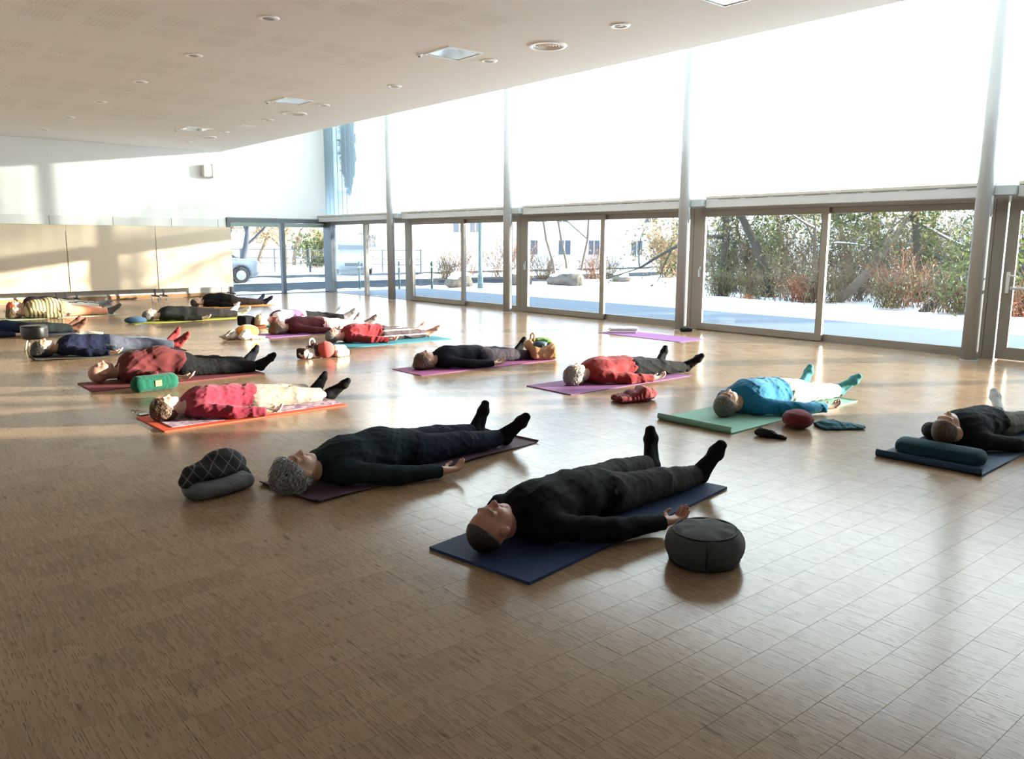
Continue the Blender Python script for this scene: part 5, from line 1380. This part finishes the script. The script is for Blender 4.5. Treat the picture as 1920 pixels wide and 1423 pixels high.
# along the street side
shrub('tan dry hedge plant with a straight trunk beside the second column', along(1252, 36.0), 3.0, 2.2, 90, 301, twig_m, tan_leaf, 3000, 0.05)
for i, (px, ds, h, lb) in enumerate(((838, 35.0, 1.5, 'russet bush left of the lamp post'), (868, 37.0, 2.4, 'tall bare bush just left of the lamp post'), (935, 36.5, 2.6, 'tall bare bush right of the lamp post'),
                                      (975, 35.5, 2.2, 'bare bush behind the third column'), (1018, 34.5, 1.2, 'low russet bush behind the big rock'), (1105, 34.5, 1.6, 'bare bush right of the big rock'), (1135, 35.0, 1.2, 'low bush by the window stile and rock'))):
    shrub(lb, along(px, ds), h, h, 70, 320 + i, twig_r if i % 2 else twig_m, tan_leaf, 160, 0.035, group='bushes along the street')
for i, (px, lb) in enumerate(((1042, 'thin leaning birch left of the big rock top'), (1062, 'thin upright birch behind the big rock'), (1082, 'thin birch leaning right behind the big rock'))):
    tree('birch', lb, along(px, 31.5 + i * 0.4), ((-0.12, 0.0, 0.10)[i], (0.05, 0.02, -0.06)[i], 1), 4.5, 0.055, 2, 400 + i, bark_m, None, 0, spread=0.4, group='birches by the rock')
tree('street_tree', 'grey-blue bare street tree behind the end glazing', along(462, 43.0), (0.02, 0, 1), 2.6, 0.20, 3, 500, mat('blue_grey_bark', (0.045, 0.05, 0.065), 0.9), None, 0, spread=0.6, group='bare trees behind the fence')
for i, (px, ds, lb) in enumerate(((440, 54, 'bare tan tree at the left edge of the end glazing'), (495, 56, 'bare tan tree left of the end mullion'), (545, 53, 'bare tan tree right of the end mullion'), (560, 60, 'twisted bare tree behind the fence'), (600, 57, 'bare tree behind the green bush'), (650, 60, 'bare tree behind the white van'))):
    tree('bare_tree', lb, along(px, ds), (0.1 * (i % 3 - 1), 0, 1), 2.6, 0.15, 3, 520 + i, twig_m, tan_leaf, 1300, 0.06, spread=0.75, group='bare trees behind the fence')
shrub('round dark green bush behind the fence', along(598, 50), 2.1, 1.8, 60, 560, twig_m, ivy_m, 2600, 0.07, name='evergreen_bush')
# added evergreen: crown hidden from view, placed to shade the corner channel glass
E = empty('added_shade_tree', (13.0, 22.45, 0)); tag(E, 'added evergreen shading the corner glass, thin stem behind the corner mullion', 'tree')
MB().tube([(0, 0, -0.05), (0.0, -0.02, 1.3), (0, -0.2, 2.7)], [0.035, 0.03, 0.028], 8).build('trunk', bark_m, E, smooth=True)
rg = random.Random(77); P = []
while len(P) < 16000:
    q = Vector((rg.uniform(-1, 1), rg.uniform(-1, 1), rg.uniform(-1, 1)))
    if 0.3 < q.length < 1: P.append((q.x * 0.80, q.y * 1.45 - 0.55, 4.30 + q.z * 2.0))
leaves(P, 0.085, rg).build('crown', ivy_m, E)

# rocks with snow caps
stone_m = mat('beige_stone', (0.16, 0.135, 0.11), 0.85, var=0.25, vscale=4, bump=0.5, bscale=12)
def rock(label, px, ds, w, h, seed, cap=True):
    p = along(px, ds); E = empty('boulder', (p[0], p[1], -0.05), rad(seed * 37)); tag(E, label, 'rock', 'boulders in the snow')
    F = Field((-w, -w, -0.1), (w, w, h + 0.2), 0.05)
    F.ell((-w * 0.08, 0, h * 0.45), (w * 0.42, w * 0.36, h * 0.46), k=0); F.ell((w * 0.22, 0, h * 0.30), (w * 0.40, w * 0.30, h * 0.36), k=0.08); F.ell((-w * 0.25, 0.05, h * 0.2), (w * 0.28, w * 0.3, h * 0.34), k=0.05); F.folds(0.06, 6, seed, 0.25)
    link('stone', F.mesh('stone', stone_m), E)
    if cap:
        F = Field((-w, -w, -0.1), (w, w, h + 0.4), 0.05); F.ell((-w * 0.06, 0, h * 0.84), (w * 0.40, w * 0.34, h * 0.20), k=0); F.ell((w * 0.22, 0, h * 0.60), (w * 0.28, w * 0.25, h * 0.14), k=0.1); F.folds(0.02, 6, seed + 1)
        link('snow_cap', F.mesh('snow_cap', snow_m), E)
rock('large flat-topped boulder with a snow cap', 1060, 30.0, 1.35, 0.62, 3)
rock('slanted boulder half covered by snow left of the lamp post', 862, 28.9, 1.0, 0.55, 5)
rock('small boulder right of the door stile', 1160, 33.0, 0.9, 0.42, 7)
rock('grey boulder behind the third column', 972, 29.5, 0.8, 0.6, 9)

# bollards and lamp post
green_m = mat('dark_green_post', (0.018, 0.06, 0.055), 0.45)
for px, ds, lb in ((679, 27.7, 'dark green bollard left of the corner mullion'), (752, 28.0, 'dark green bollard beside the fourth column'), (812, 27.9, 'dark green bollard in front of the sliding leaf')):
    p = along(px, ds); E = empty('bollard', (p[0], p[1], -0.12)); tag(E, lb, 'bollard', 'bollards along the kerb')
    MB().lathe([(0.055, 0), (0.055, 0.04), (0.04, 0.05), (0.04, 0.88), (0.048, 0.89), (0.048, 0.95), (0.03, 1.0), (0, 1.01)], 12).build('post', green_m, E, smooth=True)
    MB().lathe([(0.0485, 0.80), (0.0485, 0.84)], 12).build('band', mat('pale_band', (0.6, 0.6, 0.58), 0.4), E)
p = along(901, 27.9); E = empty('lamp_post', (p[0], p[1], -0.1)); tag(E, 'grey-green street lamp post seen through the fixed pane', 'lamp post')
lp = mat('grey_green_pole', (0.14, 0.20, 0.20), 0.5)
MB().lathe([(0.10, 0), (0.10, 0.5), (0.068, 0.56), (0.055, 5.2)], 14).build('pole', lp, E, smooth=True)
MB().tube([(0, 0, 5.2), (-0.1, -0.1, 5.4), (-0.6, -0.6, 5.5)], 0.04, 8).build('arm', lp, E); MB().box(-0.95, -0.5, -0.85, -0.5, 5.44, 5.54, 0.02).build('lamp_head', lp, E)

# fence panel by panel
fence_m = mat('pale_wire_fence', (0.14, 0.13, 0.12), 0.7)
A, Bp = Vector((16.2, 50.3, 0)), Vector((24.4, 36.5, 0)); fd = (Bp - A).normalized(); n = 7
E = empty('garden_fence', A); tag(E, 'low pale garden fence with dark posts behind the road', 'fence')
for k in range(n + 1):
    q = fd * ((Bp - A).length * k / n); MB().box(q.x - 0.05, q.x + 0.05, q.y - 0.05, q.y + 0.05, -0.15, 1.18, 0.01).build('post', mat('fence_post', (0.10, 0.10, 0.11), 0.7), E)
    if k < n:
        a, b = fd * ((Bp - A).length * k / n + 0.06), fd * ((Bp - A).length * (k + 1) / n - 0.06)
        for zz in (1.10, 0.62, 0.34): MB().tube([a + Vector((0, 0, zz)), b + Vector((0, 0, zz))], 0.022, 5).build('rail', mat('fence_rail', (0.12, 0.115, 0.11), 0.6), E)
        wires = MB(); m_ = 26
        for j in range(1, m_): 
            c = a + (b - a) * (j / m_); wires.tube([c + Vector((0, 0, -0.05)), c + Vector((0, 0, 1.1))], 0.010, 3, False)
        wires.build('wire_panel', fence_m, E)

# cars
def car(label, loc, rz, col, length=4.3, h=1.5, w=1.76):
    E = empty('parked_car', loc, rz); tag(E, label, 'car', 'parked cars')
    pm_ = mat('car_paint_' + label[:6], col, 0.25, var=0.0)
    def F_(build, m, name, parent=E, hh=0.045):
        F = Field((-length / 2 - 0.1, -w / 2 - 0.1, 0), (length / 2 + 0.1, w / 2 + 0.1, h + 0.1), hh); build(F); return link(name, F.mesh(name, m), parent)
    def body(F):
        F.rbox((0, 0, 0.58), (length / 2, w / 2, 0.34), 0.22, k=0); F.rbox((-0.25, 0, 0.95), (length * 0.30, w / 2 - 0.10, h - 0.97), 0.25, k=0.22)
        for x in (-length * 0.31, length * 0.31):
            for s_ in (-1, 1): F.ell((x, s_ * w / 2, 0.33), (0.37, 0.25, 0.37), k=0.01, op='s')
    F_(body, pm_, 'body')
    gm = mat('car_glass', (0.05, 0.07, 0.09), 0.06)
    MB().add([(length * 0.17, -w * 0.36, h * 0.91), (length * 0.17, w * 0.36, h * 0.91), (length * 0.30, w * 0.42, h * 0.64), (length * 0.30, -w * 0.42, h * 0.64)], [(0, 1, 2, 3)]).build('windscreen', gm, E)
    for s_ in (-1, 1):
        MB().box(-length * 0.26, length * 0.10, s_ * (w / 2 - 0.105) - 0.012, s_ * (w / 2 - 0.105) + 0.012, h * 0.66, h * 0.90, 0.01).build('side_window', gm, E)
        MB().box(length / 2 - 0.12, length / 2 + 0.01, s_ * w * 0.34 - 0.16, s_ * w * 0.34 + 0.16, 0.62, 0.78, 0.03).build('headlight', mat('headlight', (0.8, 0.82, 0.85), 0.1), E)
        for x in (-length * 0.31, length * 0.31):
            wh = MB().tube([(x, s_ * (w / 2 - 0.2), 0.32), (x, s_ * (w / 2 - 0.0), 0.32)], 0.32, 20).build('wheel', mat('tyre', (0.02, 0.02, 0.022), 0.8), E)
            MB().tube([(x, s_ * (w / 2 - 0.01), 0.32), (x, s_ * (w / 2 + 0.01), 0.32)], 0.19, 14).build('hub', chrome, wh)
    MB().box(length / 2 - 0.03, length / 2 + 0.015, -0.45, 0.45, 0.42, 0.58, 0.01).build('grille', black_m, E)
car('silver car nose beside the screen in the end glazing', (10.9, 31.5, -0.07), rad(-3), (0.16, 0.20, 0.25))
car('white van parked across the road near the corner post', (21.8, 39.2, -0.1), rad(-118), (0.40, 0.46, 0.52), 4.5, 1.95, 1.9)

# houses far away
def house(label, c, rz, L, D, H, col, roof, wins):
    E = empty('house', c, rz); tag(E, label, 'house', 'houses across the street')
    MB().box(-L / 2, L / 2, -D / 2, D / 2, -0.5, H).build('wall', col, E)
    r = MB().add([(-L / 2 - 0.3, -D / 2 - 0.4, H), (L / 2 + 0.3, -D / 2 - 0.4, H), (L / 2 + 0.3, D / 2 + 0.4, H), (-L / 2 - 0.3, D / 2 + 0.4, H), (-L / 2 - 0.3, 0, H + D * 0.35), (L / 2 + 0.3, 0, H + D * 0.35)],
                 [(0, 1, 5, 4), (2, 3, 4, 5), (1, 2, 5), (3, 0, 4), (0, 3, 2, 1)]).build('roof', roof, E)
    wm = mat('house_window', (0.08, 0.10, 0.13), 0.2); fm = mat('house_window_frame', (0.55, 0.55, 0.57), 0.5)
    for (x, z, ww, hh) in wins:
        f = MB().box(x - ww / 2, x + ww / 2, -D / 2 - 0.04, -D / 2 + 0.02, z, z + hh).build('window', fm, E)
        for s_ in (-1, 1): MB().box(x + s_ * ww * 0.24 - ww * 0.20, x + s_ * ww * 0.24 + ww * 0.20, -D / 2 - 0.05, -D / 2 - 0.035, z + 0.08, z + hh - 0.08).build('pane', wm, f)
    return E
hw = mat('house_render', (0.80, 0.79, 0.77), 0.8, var=0.03)
p = along(1130, 66.0); house('big white house behind the boulder and birches', (p[0], p[1], 0), rad(-42), 17, 8, 5.2, hw, snow_m, [(-6, 0.6, 1.3, 1.2), (-3.4, 0.6, 1.0, 1.2), (-1.2, 0.6, 0.9, 1.2), (2.0, 0.6, 0.9, 1.2), (4.2, 0.3, 1.2, 1.6), (6.6, 0.6, 1.4, 1.2), (-5.2, 3.0, 0.9, 1.2), (-3.6, 3.0, 0.9, 1.2), (3.0, 3.0, 1.0, 1.3), (6.0, 3.0, 1.0, 1.3)])
p = along(815, 95.0); house('pale house with grey windows down the street', (p[0], p[1], 0), rad(-25), 16, 9, 5.0, hw, snow_m, [(-4.6, 2.6, 1.0, 1.8), (-3.0, 2.6, 1.0, 1.8), (2.2, 2.6, 1.6, 1.6), (4.0, 2.6, 1.4, 1.6), (-1.0, 0.6, 1.2, 1.4)])
p = along(726, 80.0); house('white house with two small dark windows beside the column', (p[0], p[1], 0), rad(-20), 9, 8, 6.0, hw, snow_m, [(2.4, 3.6, 0.5, 1.1), (3.2, 3.6, 0.5, 1.1), (-2, 1.0, 1.0, 1.3)])
p = along(450, 100.0); house('white house far behind the end glazing', (p[0], p[1], 0), rad(10), 14, 8, 5.0, hw, snow_m, [(-3, 2.4, 1.2, 1.4), (1, 2.4, 1.2, 1.4)])
